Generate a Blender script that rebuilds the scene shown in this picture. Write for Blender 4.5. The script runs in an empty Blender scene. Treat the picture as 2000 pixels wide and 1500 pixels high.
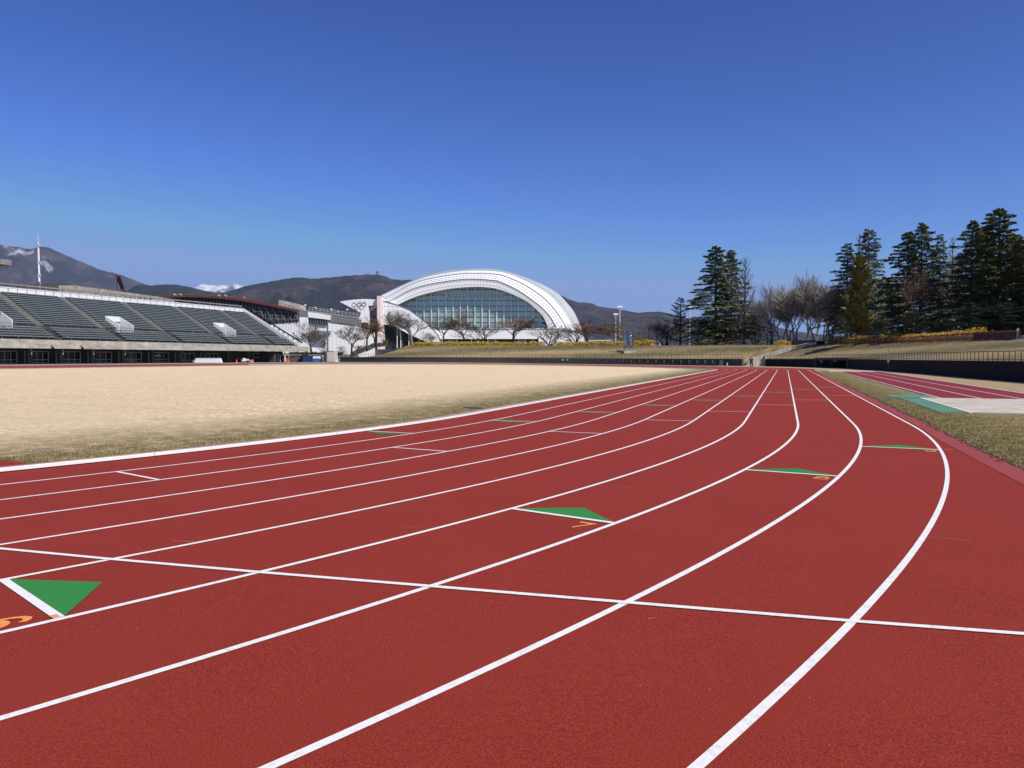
import bpy, math, random
import numpy as np
from mathutils import Vector, Matrix, noise as mnoise
random.seed(7); rng = np.random.default_rng(7)
C = bpy.context.scene.collection
sc = bpy.context.scene
R_ = math.radians

# ------------------------------------------------------------------ camera, sky, sun, exposure
H = 1.5644; F = 1465.64; YAW = 0.34915; PITCH = 0.03505
cam_d = bpy.data.cameras.new('camera'); cam = bpy.data.objects.new('camera', cam_d); C.objects.link(cam)
cam.location = (0, 0, H); cam.rotation_euler = (math.pi/2 - PITCH, 0, YAW)
cam_d.sensor_width = 36; cam_d.lens = 36*F/2000; cam_d.clip_start = 0.1; cam_d.clip_end = 80000
sc.camera = cam
SUN_AZ = (0.92, -0.39); SUN_EL = R_(47)
w = bpy.data.worlds.new('World'); sc.world = w; w.use_nodes = True
nt = w.node_tree; bg = nt.nodes['Background']
sky = nt.nodes.new('ShaderNodeTexSky'); sky.sky_type = 'NISHITA'; sky.sun_disc = False
sky.sun_elevation = SUN_EL; sky.sun_rotation = math.atan2(SUN_AZ[0], SUN_AZ[1])
sky.air_density = 1.0; sky.dust_density = 0.0; sky.ozone_density = 8.0; sky.altitude = 400
bg.inputs[1].default_value = 0.12
sep = nt.nodes.new('ShaderNodeSeparateColor'); com = nt.nodes.new('ShaderNodeCombineColor'); nt.links.new(sky.outputs[0], sep.inputs[0])
# deepen the clear mountain sky: a little contrast per channel, level near the horizon
for i, (g_, k_, cap) in enumerate(((1.9, 1.85, .24), (1.75, 1.25, .37), (1.5, 1.16, .68))):
    p_ = None; src = sep.outputs[i]
    for op, val in (('MULTIPLY', .12), ('POWER', g_), ('MULTIPLY', k_), ('MINIMUM', cap), ('DIVIDE', .12)):
        q_ = nt.nodes.new('ShaderNodeMath'); q_.operation = op; q_.inputs[1].default_value = val; nt.links.new(src, q_.inputs[0]); src = q_.outputs[0]
    nt.links.new(src, com.inputs[i])
nt.links.new(com.outputs[0], bg.inputs[0])
sd = bpy.data.lights.new('sun', 'SUN'); sd.energy = 4.9; sd.angle = R_(0.5); sd.color = (1, .945, .84)
sun = bpy.data.objects.new('sun', sd); C.objects.link(sun)
sv = Vector((SUN_AZ[0]*math.cos(SUN_EL), SUN_AZ[1]*math.cos(SUN_EL), math.sin(SUN_EL)))
sun.rotation_euler = sv.to_track_quat('Z', 'Y').to_euler(); sun.location = (20, -20, 40)
sc.view_settings.view_transform = 'Standard'; sc.view_settings.look = 'None'
sc.view_settings.gamma = 1; sc.view_settings.use_curve_mapping = False
sc.view_settings.exposure = 0.2
sc.render.engine = 'CYCLES'

# ------------------------------------------------------------------ helpers
def gtag(o, label=None, cat=None, group=None, kind=None):
    if label: o['label'] = label
    if cat: o['category'] = cat
    if group: o['group'] = group
    if kind: o['kind'] = kind
    return o

def thing(name, label, cat, loc=(0, 0, 0), rz=0, group=None):
    o = bpy.data.objects.new(name, None); C.objects.link(o); o.location = loc; o.rotation_euler = (0, 0, rz)
    o.empty_display_size = .2
    bpy.context.view_layer.update() if False else None
    return gtag(o, label, cat, group)

class MB:
    def __init__(s): s.v = []; s.f = []
    def add(s, vs, fs):
        n = len(s.v); s.v += [tuple(p) for p in vs]; s.f += [tuple(i+n for i in f) for f in fs]; return s
    def quad(s, a, b, c, d): return s.add([a, b, c, d], [(0, 1, 2, 3)])
    def poly(s, pts): return s.add(pts, [tuple(range(len(pts)))])
    def hexa(s, p):   # 8 points: bottom 4 ccw, top 4
        return s.add(p, [(3, 2, 1, 0), (4, 5, 6, 7), (0, 1, 5, 4), (1, 2, 6, 5), (2, 3, 7, 6), (3, 0, 4, 7)])
    def box(s, x0, x1, y0, y1, z0, z1):
        return s.hexa([(x0, y0, z0), (x1, y0, z0), (x1, y1, z0), (x0, y1, z0), (x0, y0, z1), (x1, y0, z1), (x1, y1, z1), (x0, y1, z1)])
    def prism(s, pts, d):   # pts list of Vector, extruded by vector d
        n = len(pts); a = [Vector(p) for p in pts]; b = [p + d for p in a]
        return s.add(a+b, [tuple(range(n)), tuple(range(2*n-1, n-1, -1))] + [(i, i+n, (i+1) % n+n, (i+1) % n) for i in range(n)])
    def bar(s, a, b, w, h, up=(0, 0, 1)):
        a = Vector(a); b = Vector(b); d = (b-a).normalized(); up = Vector(up)
        r = d.cross(up)
        if r.length < 1e-4: r = d.cross(Vector((1, 0, 0)))
        r.normalize(); u = r.cross(d); r = r*w/2; u = u*h/2
        return s.hexa([a-r-u, b-r-u, b+r-u, a+r-u, a-r+u, b-r+u, b+r+u, a+r+u])
    def tube(s, pts, rad, n=6, cap=True):
        rings = []; pts = [Vector(p) for p in pts]
        base = len(s.v)
        for i, p in enumerate(pts):
            d = (pts[min(i+1, len(pts)-1)]-pts[max(i-1, 0)]).normalized()
            r = d.cross(Vector((.13, .31, .94)))
            if r.length < .05: r = d.cross(Vector((1, 0, 0)))
            r.normalize(); u = r.cross(d); q = rad[i] if hasattr(rad, '__len__') else rad
            for k in range(n):
                a = 2*math.pi*k/n; s.v.append(tuple(p + r*q*math.cos(a) + u*q*math.sin(a)))
        for i in range(len(pts)-1):
            for k in range(n):
                a = base+i*n+k; b = base+i*n+(k+1) % n
                s.f.append((a, b, b+n, a+n))
        if cap:
            s.f.append(tuple(base+k for k in range(n-1, -1, -1))); s.f.append(tuple(base+(len(pts)-1)*n+k for k in range(n)))
        return s
    def mesh(s, name, m, smooth=False):
        me = bpy.data.meshes.new(name); me.from_pydata(s.v, [], s.f); me.update()
        if m: me.materials.append(m)
        if smooth: me.polygons.foreach_set('use_smooth', [True]*len(me.polygons))
        return me
    def build(s, name, m, parent=None, smooth=False, label=None):
        o = bpy.data.objects.new(name, s.mesh(name, m, smooth)); C.objects.link(o)
        if parent is not None: o.parent = parent
        if label: o['label'] = label
        return o

def link_copy(o, parent, loc=None, rz=None, scale=None):
    c = o.copy(); C.objects.link(c); c.parent = parent
    if loc is not None: c.location = loc
    if rz is not None: c.rotation_euler = (0, 0, rz)
    if scale is not None: c.scale = scale
    return c
def mesh_obj(name, me, parent, loc=(0, 0, 0), rz=0, scale=(1, 1, 1), m=None):
    o = bpy.data.objects.new(name, me); C.objects.link(o); o.parent = parent; o.location = loc
    o.rotation_euler = (0, 0, rz); o.scale = scale
    if m:
        o.material_slots[0].link = 'OBJECT'; o.material_slots[0].material = m
    return o

# materials -----------------------------------------------------------------
def mat(name, col, col2=None, scale=5, detail=4, rough=.8, bump=0, bscale=None, metal=0, lo=.35, hi=.65, col3=None, s3=1, e3=.68, stretch=None, spec=None, bdist=.02):
    m = bpy.data.materials.new(name); m.use_nodes = True; t = m.node_tree; b = t.nodes['Principled BSDF']
    b.inputs['Roughness'].default_value = rough; b.inputs['Metallic'].default_value = metal
    if spec is not None: b.inputs['Specular IOR Level'].default_value = spec
    b.inputs['Base Color'].default_value = (*col, 1)
    tc = t.nodes.new('ShaderNodeTexCoord'); src = tc.outputs['Object']
    if stretch:
        mp = t.nodes.new('ShaderNodeMapping'); mp.inputs['Scale'].default_value = stretch
        t.links.new(src, mp.inputs[0]); src = mp.outputs[0]
    def noise(sc_, de):
        n = t.nodes.new('ShaderNodeTexNoise'); n.inputs['Scale'].default_value = sc_; n.inputs['Detail'].default_value = de
        n.inputs['Roughness'].default_value = .62
        t.links.new(src, n.inputs['Vector']); return n
    out = None
    if col2:
        n = noise(scale, detail); r = t.nodes.new('ShaderNodeValToRGB')
        r.color_ramp.elements[0].position = lo; r.color_ramp.elements[1].position = hi
        r.color_ramp.elements[0].color = (*col, 1); r.color_ramp.elements[1].color = (*col2, 1)
        t.links.new(n.outputs['Fac'], r.inputs[0]); out = r.outputs[0]
        if col3:
            n3 = noise(s3, 5); r3 = t.nodes.new('ShaderNodeValToRGB')
            r3.color_ramp.elements[0].position = .5; r3.color_ramp.elements[1].position = e3
            mx = t.nodes.new('ShaderNodeMix'); mx.data_type = 'RGBA'
            t.links.new(n3.outputs['Fac'], r3.inputs[0]); t.links.new(r3.outputs[0], mx.inputs['Factor'])
            t.links.new(out, mx.inputs['A']); mx.inputs['B'].default_value = (*col3, 1); out = mx.outputs['Result']
        t.links.new(out, b.inputs['Base Color'])
    if bump:
        n = noise(bscale or scale*3, 5); bp = t.nodes.new('ShaderNodeBump'); bp.inputs['Strength'].default_value = bump
        bp.inputs['Distance'].default_value = bdist
        t.links.new(n.outputs['Fac'], bp.inputs['Height']); t.links.new(bp.outputs[0], b.inputs['Normal'])
    m.diffuse_color = (*col, 1)
    return m
M = {}
M['white'] = mat('white_line_paint', (.76, .745, .715), (.85, .835, .80), 60, 4, .7, bump=.6, bscale=200, bdist=.005, col3=(.66, .63, .60), s3=22)
M['green'] = mat('green_marking_paint', (.02, .185, .024), (.035, .25, .036), 90, 4, .6, bump=.4, bscale=250, bdist=.004)
M['orange'] = mat('orange_marking_paint', (.75, .25, .05), (.85, .33, .08), 60, 3, .6)
M['browndirt'] = mat('joint_line', (.16, .035, .02), (.22, .05, .03), 10)
M['kerb'] = mat('white_kerb_enamel', (.8, .8, .8), (.72, .72, .71), 2, 4, .4)
M['gutter'] = mat('gutter_strip', (.33, .20, .17), (.42, .28, .25), 6)
M['conc'] = mat('raw_concrete', (.44, .41, .35), (.27, .25, .22), .9, 8, .9, bump=.25, bscale=8, col3=(.55, .53, .47), s3=.5)
M['conc_stained'] = mat('stained_concrete', (.50, .47, .41), (.20, .185, .16), .55, 9, .9, stretch=(1, 1, 2.2), lo=.3, hi=.75)
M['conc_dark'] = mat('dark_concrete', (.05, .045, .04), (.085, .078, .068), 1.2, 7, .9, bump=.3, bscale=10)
M['bench'] = mat('grey_bench_board', (.11, .135, .155), (.17, .195, .21), 2, 5, .5)
M['step'] = mat('stand_step_concrete', (.17, .17, .145), (.26, .25, .21), 1.3, 6, .9)
M['terrace'] = mat('terrace_shadow_concrete', (.03, .03, .028), (.065, .065, .055), 1.3, 6, .9)  # concrete darkened to hold the black shadow between bench rows
M['topbeam'] = mat('top_beam_concrete', (.16, .155, .14), (.26, .25, .22), 1, 6, .9)
M['aisle'] = mat('aisle_concrete', (.10, .098, .085), (.19, .185, .16), 1.6, 6, .9)
M['wpanel'] = mat('white_panel', (.72, .73, .75), (.8, .8, .81), .4, 4, .45)
M['wwall'] = mat('white_building_cladding', (.78, .79, .80), (.82, .82, .825), .15, 5, .5)
M['roofg'] = mat('pale_roof_metal', (.36, .40, .41), (.44, .48, .49), .1, 5, .4)
M['pink'] = mat('pale_pink_concrete', (.70, .58, .57), (.76, .66, .65), .3)
M['greyp'] = mat('grey_panel', (.16, .16, .165), (.2, .2, .2), .5, 4, .6)
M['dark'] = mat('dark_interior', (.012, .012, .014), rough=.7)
M['black'] = mat('black_coat_and_wall_shade', (.007, .006, .007), (.015, .013, .014), 1.5, 6, .85, spec=.2)  # black parts, and the right wall with its shade put into the colour
M['glass'] = mat('teal_glass', (.32, .43, .37), (.40, .51, .44), .12, 3, .18, metal=.5)
M['dglass'] = mat('dark_window_glass', (.02, .022, .026), rough=.12)
M['mull'] = mat('aluminium_mullion', (.62, .64, .66), rough=.45, metal=.2)
M['wfrm'] = mat('aged_window_frame', (.55, .55, .54), rough=.5)
M['rust'] = mat('red_brown_steel', (.10, .025, .018), (.15, .04, .03), 2, 4, .6)
M['bluenet'] = mat('blue_black_netting', (.012, .03, .045), (.02, .055, .075), .6, 5, .8)
M['hrail'] = mat('brown_handrail', (.05, .032, .025), (.075, .048, .036), 4, 3, .6)
M['redfence'] = mat('red_brown_fence_wood', (.13, .045, .035), (.18, .065, .05), 3, 4, .7)
M['galv'] = mat('galvanised_metal', (.5, .5, .5), (.62, .62, .62), 3, 4, .45, metal=.3)
M['bark'] = mat('dark_bark', (.035, .028, .022), (.07, .055, .045), 4, 5, .95, bump=.4)
M['bark_grey'] = mat('grey_bark', (.17, .155, .14), (.27, .25, .225), 3, 5, .95)
M['twig_dark'] = mat('dark_twigs', (.085, .066, .054), (.13, .105, .085), 2, 3, .95)
M['twig_brown'] = mat('brown_twigs', (.12, .07, .035), (.16, .095, .05), 2, 3, .95)
M['twig_red'] = mat('reddish_twigs', (.13, .06, .05), (.17, .085, .065), 2, 3, .95)
M['twig_olive'] = mat('olive_brown_twigs', (.13, .095, .045), (.18, .13, .06), 2, 3, .95)
M['twig_grey'] = mat('grey_twigs', (.22, .20, .18), (.32, .295, .27), 2, 3, .95)
M['needle'] = mat('cedar_needles', (.045, .075, .022), (.20, .225, .065), .9, 4, .8, lo=.3, hi=.7)
M['needle_blue'] = mat('grey_green_needles', (.07, .10, .05), (.24, .255, .12), .9, 4, .8, lo=.3, hi=.7)
M['needle_gold'] = mat('golden_green_foliage', (.11, .11, .02), (.28, .24, .045), .9, 4, .8, lo=.3, hi=.7)
M['needle_brown'] = mat('brownish_needles', (.07, .055, .02), (.12, .085, .03), .9, 4, .8)
M['needle_dark'] = mat('very_dark_foliage', (.016, .028, .010), (.055, .070, .024), .9, 4, .8)
M['yellow'] = mat('forsythia_blossom', (.30, .20, .02), (.80, .50, .035), 2.2, 5, .8)
M['forsleaf'] = mat('forsythia_stem', (.14, .10, .03), (.2, .14, .04), 1.2, 3, .9)
M['steel'] = mat('polished_steel', (.42, .45, .44), rough=.12, metal=1)
M['shed_l'] = mat('shed_beige', (.52, .48, .42), rough=.5)
M['shed_g'] = mat('shed_grey', (.22, .22, .23), rough=.5)
M['blue'] = mat('blue_tarp', (.008, .035, .13), (.012, .05, .18), 2, 3, .5)
M['blue_l'] = mat('light_blue_plastic', (.02, .13, .36), rough=.5)
M['orange_c'] = mat('orange_cone_plastic', (.8, .12, .03), rough=.5)
M['skin'] = mat('skin', (.45, .27, .19), rough=.6)
M['cloth'] = mat('black_sportswear', (.012, .012, .016), (.02, .02, .026), 20, 3, .85)
M['cloth2'] = mat('dark_leggings', (.01, .012, .02), rough=.8)
M['shoe'] = mat('white_shoe', (.7, .68, .66), rough=.6)
M['hair'] = mat('black_hair', (.01, .009, .009), rough=.6)
M['sand'] = mat('beige_pit_sheet', (.42, .37, .29), (.60, .54, .44), 1.5, 8, .85, bump=.3, col3=(.40, .34, .25), s3=.8, e3=.75)
M['turfmat'] = mat('green_artificial_turf', (.05, .17, .10), (.12, .25, .17), .9, 7, .9, lo=.3, hi=.7)
M['turfmat_dk'] = mat('dark_green_turf', (.02, .05, .05), (.03, .09, .07), 2, 5, .9)
M['asph'] = mat('grey_paving', (.22, .19, .17), (.30, .26, .23), .8, 6, .9)
M['pit'] = mat('stone_edge', (.5, .5, .48), rough=.8)

def track_mat(name, c1, c2, c3):
    m = bpy.data.materials.new(name); m.use_nodes = True; t = m.node_tree; b = t.nodes['Principled BSDF']
    tc = t.nodes.new('ShaderNodeTexCoord')
    def noise(s_, d_, r_=.6):
        n = t.nodes.new('ShaderNodeTexNoise'); n.inputs['Scale'].default_value = s_; n.inputs['Detail'].default_value = d_
        n.inputs['Roughness'].default_value = r_; t.links.new(tc.outputs['Object'], n.inputs['Vector']); return n
    def mix(f, a, b_, typ='MIX', fac=None):
        x = t.nodes.new('ShaderNodeMix'); x.data_type = 'RGBA'; x.blend_type = typ
        if f is None: x.inputs['Factor'].default_value = fac
        else: t.links.new(f, x.inputs['Factor'])
        for k, q in (('A', a), ('B', b_)):
            if isinstance(q, tuple): x.inputs[k].default_value = (*q, 1)
            else: t.links.new(q, x.inputs[k])
        return x.outputs['Result']
    def ramp(o, a, b_):
        r = t.nodes.new('ShaderNodeMapRange'); r.inputs['From Min'].default_value = a; r.inputs['From Max'].default_value = b_
        t.links.new(o, r.inputs['Value']); return r.outputs[0]
    g = noise(125, 3, .75); f2 = noise(.7, 4); f3 = noise(11, 5)
    c = mix(ramp(g.outputs['Fac'], .38, .62), c1, c2)
    c = mix(ramp(f2.outputs['Fac'], .35, .75), c, mix(None, c, c3, fac=.6))
    k = ramp(f3.outputs['Fac'], .3, .7)
    dk = mix(None, c, (.12, .015, .015), fac=.09); c = mix(k, dk, c)
    # rare pale crumbs
    vo = t.nodes.new('ShaderNodeTexVoronoi'); vo.inputs['Scale'].default_value = 16; t.links.new(tc.outputs['Object'], vo.inputs['Vector'])
    sp = t.nodes.new('ShaderNodeMath'); sp.operation = 'LESS_THAN'; sp.inputs[1].default_value = .055
    t.links.new(vo.outputs['Distance'], sp.inputs[0])
    pk = t.nodes.new('ShaderNodeMath'); pk.operation = 'MULTIPLY'
    sx = t.nodes.new('ShaderNodeSeparateColor'); t.links.new(vo.outputs['Color'], sx.inputs[0])
    gt = t.nodes.new('ShaderNodeMath'); gt.operation = 'GREATER_THAN'; gt.inputs[1].default_value = .9
    t.links.new(sx.outputs[0], gt.inputs[0]); t.links.new(sp.outputs[0], pk.inputs[0]); t.links.new(gt.outputs[0], pk.inputs[1])
    c = mix(pk.outputs[0], c, (.5, .22, .18))
    t.links.new(c, b.inputs['Base Color']); b.inputs['Roughness'].default_value = .85; b.inputs['Specular IOR Level'].default_value = .25
    bp = t.nodes.new('ShaderNodeBump'); bp.inputs['Strength'].default_value = .75; bp.inputs['Distance'].default_value = .006
    t.links.new(g.outputs['Fac'], bp.inputs['Height']); t.links.new(bp.outputs[0], b.inputs['Normal'])
    return m
M['track'] = track_mat('red_track_rubber', (.105, .0065, .004), (.372, .040, .019), (.285, .030, .016))
M['track_old'] = track_mat('worn_red_track', (.20, .025, .03), (.36, .07, .065), (.32, .085, .08))
M['runway'] = track_mat('runway_red', (.16, .014, .02), (.26, .03, .036), (.22, .03, .036))

def turf_mat(name, tan1, tan2, olive1, olive2, r0, r1, inv=False, bscale=60):
    """dry winter turf; a per-vertex attribute 'rim' (metres from the track edge) lets green growth take over near the edge"""
    m = bpy.data.materials.new(name); m.use_nodes = True; t = m.node_tree; b = t.nodes['Principled BSDF']
    tc = t.nodes.new('ShaderNodeTexCoord'); at = t.nodes.new('ShaderNodeAttribute'); at.attribute_name = 'rim'
    def noise(s_, d_, st=None):
        n = t.nodes.new('ShaderNodeTexNoise'); n.inputs['Scale'].default_value = s_; n.inputs['Detail'].default_value = d_
        n.inputs['Roughness'].default_value = .65
        if st:
            mp = t.nodes.new('ShaderNodeMapping'); mp.inputs['Scale'].default_value = st
            t.links.new(tc.outputs['Object'], mp.inputs[0]); t.links.new(mp.outputs[0], n.inputs['Vector'])
        else: t.links.new(tc.outputs['Object'], n.inputs['Vector'])
        return n.outputs['Fac']
    def mr(o, a, b_, c_=0, d_=1):
        r = t.nodes.new('ShaderNodeMapRange')
        for i, q in zip((1, 2, 3, 4), (a, b_, c_, d_)): r.inputs[i].default_value = q
        t.links.new(o, r.inputs[0]); return r.outputs[0]
    def mix(f, a, b_):
        x = t.nodes.new('ShaderNodeMix'); x.data_type = 'RGBA'; t.links.new(f, x.inputs['Factor'])
        for k, q in (('A', a), ('B', b_)):
            if isinstance(q, tuple): x.inputs[k].default_value = (*q, 1)
            else: t.links.new(q, x.inputs[k])
        return x.outputs['Result']
    def math_(op, a, b_):
        x = t.nodes.new('ShaderNodeMath'); x.operation = op
        for i, q in enumerate((a, b_)):
            if isinstance(q, (int, float)): x.inputs[i].default_value = q
            else: t.links.new(q, x.inputs[i])
        return x.outputs[0]
    fine = noise(bscale, 6); mid = noise(2.2, 6); big = noise(.12, 5); st = noise(.5, 5, (1, 3.5, 1))
    tan = mix(mr(math_('ADD', math_('MULTIPLY', fine, .3), math_('MULTIPLY', noise(5.5, 5), .7)), .43, .57), tan2, tan1)
    d2 = noise(1.1, 8, (.7, 2.6, 1)); tan = mix(mr(d2, .52, .60, 0, .55), tan, tuple(c*.60 for c in tan1))
    d3 = noise(.35, 9, (.8, 1.6, 1)); tan = mix(mr(d3, .62, .68, 0, .6), tan, tuple(c*.42 for c in tan1))
    tan = mix(mr(st, .52, .72, 0, .55), tan, tuple(c*.62 for c in tan1))
    tan = mix(mr(big, .40, .62, 0, .6), tan, tuple(c*.78 for c in tan1)); tan = mix(mr(noise(.28, 7, (.5, 2.2, 1)), .5, .6, 0, .4), tan, tuple(c*.66 for c in tan1))
    ol = mix(mr(math_('ADD', math_('MULTIPLY', fine, .6), math_('MULTIPLY', mid, .4)), .38, .62), olive2, olive1)
    ol = mix(mr(mid, .5, .72, 0, .7), ol, tuple((a+c)*.45 for a, c in zip(tan1, olive1)))
    edge = math_('ADD', at.outputs['Fac'], math_('MULTIPLY', math_('SUBTRACT', math_('ADD', mid, noise(.45, 5)), 1.0), 3.2))
    k = mr(edge, r0, r1)
    c = mix(k, ol, tan)
    t.links.new(c, b.inputs['Base Color']); b.inputs['Roughness'].default_value = .95; b.inputs['Specular IOR Level'].default_value = .1
    bp = t.nodes.new('ShaderNodeBump'); bp.inputs['Strength'].default_value = .9; bp.inputs['Distance'].default_value = .03
    t.links.new(math_('ADD', fine, mid), bp.inputs['Height']); t.links.new(bp.outputs[0], b.inputs['Normal'])
    return m
TAN1, TAN2 = (.90, .715, .47), (.52, .39, .235)
OL1, OL2 = (.24, .195, .085), (.09, .078, .030)
M['infield'] = turf_mat('dry_infield_turf', TAN1, TAN2, OL1, OL2, 1.2, 6.2)
M['verge'] = turf_mat('verge_turf', (.50, .38, .22), (.30, .22, .12), (.23, .185, .07), (.085, .075, .026), .6, 4.2)
M['bank'] = turf_mat('bank_turf', (.46, .35, .195), (.26, .20, .10), (.15, .125, .06), (.075, .062, .03), 3.0, 7.6, bscale=14)

# ------------------------------------------------------------------ oval geometry
XC, YT, RK, L = 8.21234, 19.31466, 35.14288, 80.0
A = .0059
def pos(off, s):
    if s < 0:
        a = -s/RK; return (-XC-RK + (RK+off)*math.cos(a), YT - (RK+off)*math.sin(a))
    if s <= L: return (off-XC, YT+s)
    s2 = s-L; P = math.pi*RK
    if s2 <= P:
        a = s2/RK; return (-XC-RK+(RK+off)*math.cos(a), YT+L+(RK+off)*math.sin(a))
    return (-XC-2*RK-off, YT+L-(s2-P))
def zg(X, off):
    t = min(1, max(0, (-14-X)/64))
    return A*(min(max(off, -1), 14)-XC) + .5*t**1.2
def P3(off, s, dz=0):
    x, y = pos(off, s); return (x, y, zg(x, off)+dz)
def off_of(X, Y):
    if Y < YT: return math.hypot(X+XC+RK, Y-YT)-RK
    if Y > YT+L: return math.hypot(X+XC+RK, Y-YT-L)-RK
    return X+XC if X > -XC-RK else -XC-2*RK-X
def ZG(X, Y): return zg(X, off_of(X, Y))
SB = math.pi*RK
# picture column + depth along the viewing axis -> ground position
cY, sY = math.cos(YAW), math.sin(YAW)
def W(px, v, z=0.0):
    u = (px-1000)*v/F
    return Vector((u*cY - v*sY, u*sY + v*cY, z))
def Zp(py, v):
    """height seen at picture row py at depth v"""
    k = -(py-750)/F
    return H + v*(k*math.cos(PITCH)-math.sin(PITCH))/(math.cos(PITCH)+k*math.sin(PITCH))
def WP(px, py, v): 
    # depth correction for pitch is negligible for these far points
    return W(px, v, Zp(py, v))
FW = Vector((-sY, cY, 0)); RT = Vector((cY, sY, 0))
def Yon(px, X):     # where the column px meets the plane X = const
    a = math.atan((px-1000)/F) - YAW; return X/math.tan(a)

def ring(offs, ss, dz=0, rim=None):
    mb = MB(); n = len(offs)
    for s in ss:
        for o in offs: mb.v.append(P3(o, s, dz))
    for i in range(len(ss)-1):
        for j in range(n-1):
            a = i*n+j; mb.f.append((a, a+1, a+n+1, a+n))
    return mb
def set_rim(o, vals):
    at = o.data.attributes.new('rim', 'FLOAT', 'POINT'); at.data.foreach_set('value', np.array(vals, dtype=np.float32))
def frange(a, b, st):
    n = max(1, int(round(abs(b-a)/st))); return [a+(b-a)*i/n for i in range(n+1)]

S_ALL = frange(-SB, 0, 1.0)[:-1] + frange(0, L, 2.0)[:-1] + frange(L, L+SB, 1.0)[:-1] + frange(L+SB, 2*L+SB, 2.0)
# ground: one sheet to the horizon
offs = [-RK, -20, -8, -1, 0, 8, 14, 20, 30, 45, 80, 160, 400, 1200, 4000, 9000, 20000]
g = MB(); n = len(offs); SG = S_ALL[::2]+[S_ALL[-1]]
for s in SG:
    for o in offs:
        x, y = pos(o, s); g.v.append((x, y, zg(x, o) - .05))
for i in range(len(SG)-1):
    for j in range(n-1):
        a = i*n+j; g.f.append((a, a+1, a+n+1, a+n))
M['ground'] = mat('ground_earth', (.16, .13, .08), (.24, .20, .13), .02, 6, .95)
gtag(g.build('ground', M['ground']), kind='structure')

# track
o = ring([-.35, 0, 3, 6, 9, 11, 12.3, 14], S_ALL); gtag(o.build('running_track', M['track']), kind='structure')
# infield
ro = [-.32, -.8, -1.5, -2.5, -4, -6, -10, -16, -24, -RK]
mb = ring(ro, S_ALL, .006); o = mb.build('infield_grass', M['infield']); set_rim(o, [-r for _ in S_ALL for r in ro]); gtag(o, kind='structure')
# home side apron
o = ring([13.5, 16, 20, 26, 34], frange(L+SB*.62, 2*L+SB, 3.0), .004)
gtag(o.build('paved_apron', M['asph']), kind='structure')
# outer verge, its inner edge follows the turf edge measured along the straight
def edge_off(s):
    if s < 0:
        # the edge runs dead straight along X = 3.1 past the bend's start
        a = 3.10; r = RK; th = -s/RK
        # off where X=3.1 : (RK+off) cos th = 3.1+XC+RK
        return min((a+XC+RK)/math.cos(th)-RK, 22)
    if s < L: return 11.36+.15*min(1, s/60)+.03*math.sin(s*1.3)+.02*math.sin(s*3.7)
    return 11.5+1.2*min(1, (s-L)/8)
S_V = frange(-16, 40, .5)[:-1]+frange(40, L, 2)[:-1]+frange(L, L+SB*.66, 1.0)
mb = MB(); rows = []
fr = [0, .25, .6, 1.2, 2, 3.2, 5, 8, 13]
for s in S_V:
    e = edge_off(s)
    for f_ in fr:
        jit = (random.random()-.5)*.05 if f_ == 0 and s < 40 else 0
        q = P3(e+f_+jit, s, .010); mb.v.append(q); rows.append((max(f_, 0)+(0 if s < L-10 else 3)) if s > -30 else f_)
n = len(fr)
for i in range(len(S_V)-1):
    for j in range(n-1):
        a = i*n+j; mb.f.append((a, a+1, a+n+1, a+n))
o = mb.build('grass_verge', M['verge']); set_rim(o, rows); gtag(o, kind='structure')
# crumbled dark soil along the turf edge
mb = MB()
for i in range(2600):
    s = random.uniform(-14, 30); e = edge_off(s)+random.gauss(.03, .06); r = random.uniform(.008, .026)
    x, y, z = P3(e, s, .012)
    p = [Vector((x+r*math.cos(a+s)*random.uniform(.6, 1.2), y+r*math.sin(a+s)*random.uniform(.6, 1.2), z-.004)) for a in (0, 1.6, 3.2, 4.7)]
    mb.add(p+[Vector((x, y, z+r*.8))], [(0, 1, 4), (1, 2, 4), (2, 3, 4), (3, 0, 4)])
M['soil'] = mat('soil_crumbs', (.05, .032, .022), (.10, .07, .05), 20, 3, .95)
gtag(mb.build('soil_crumbs', M['soil']), kind='stuff')
# old strip of track between the new surface and the turf
mb = MB(); pv = []
for s in frange(-16, 60, .5):
    e = edge_off(s)+.02
    if s < -2: i0 = (2.73+XC+RK)/math.cos(s/RK)-RK
    else: i0 = 11.03
    pv.append((P3(min(i0, e), s, .0045), P3(e, s, .0045)))
for a, b in zip(pv[:-1], pv[1:]): mb.quad(a[0], a[1], b[1], b[0])
gtag(mb.build('old_track_strip', M['track_old']), kind='structure')
# red D-zone corner inside the kerb (far left)
mb = MB()
dz_in = [(-10.75, 8.1), (-10.89, 8.19), (-11.22, 8.24), (-11.50, 8.27), (-13, 8.25), (-15, 8.15), (-19, 7.9), (-24, 7.0), (-24, -5), (-13.2, 3)]
pl = []
for s in frange(-11.55, -30, .8): pl.append(pos(-.33, s))
poly = [(x, y, ZG(x, y)+.012) for x, y in [(-10.75, 8.12), (-11.22, 8.24), (-12.2, 8.27), (-15, 8.15), (-19, 7.9), (-24, 7.0)]] + \
       [(x, y, ZG(x, y)+.012) for x, y in reversed(pl)]
# triangulate as a strip between the straight edge and the kerb arc
top = [(-10.75, 8.12), (-11.22, 8.24), (-12.2, 8.27), (-14, 8.2), (-16, 8.1), (-19, 7.9), (-24, 7.0)]
bot = [pos(-.33, s) for s in np.linspace(-11.6, -30, len(top))]
for i in range(len(top)-1):
    q = [top[i], top[i+1], bot[i+1], bot[i]]
    mb.quad(*[(x, y, ZG(x, y)+.012) for x, y in q])
gtag(mb.build('red_apron_inside_kerb', M['track']), kind='structure')

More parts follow.
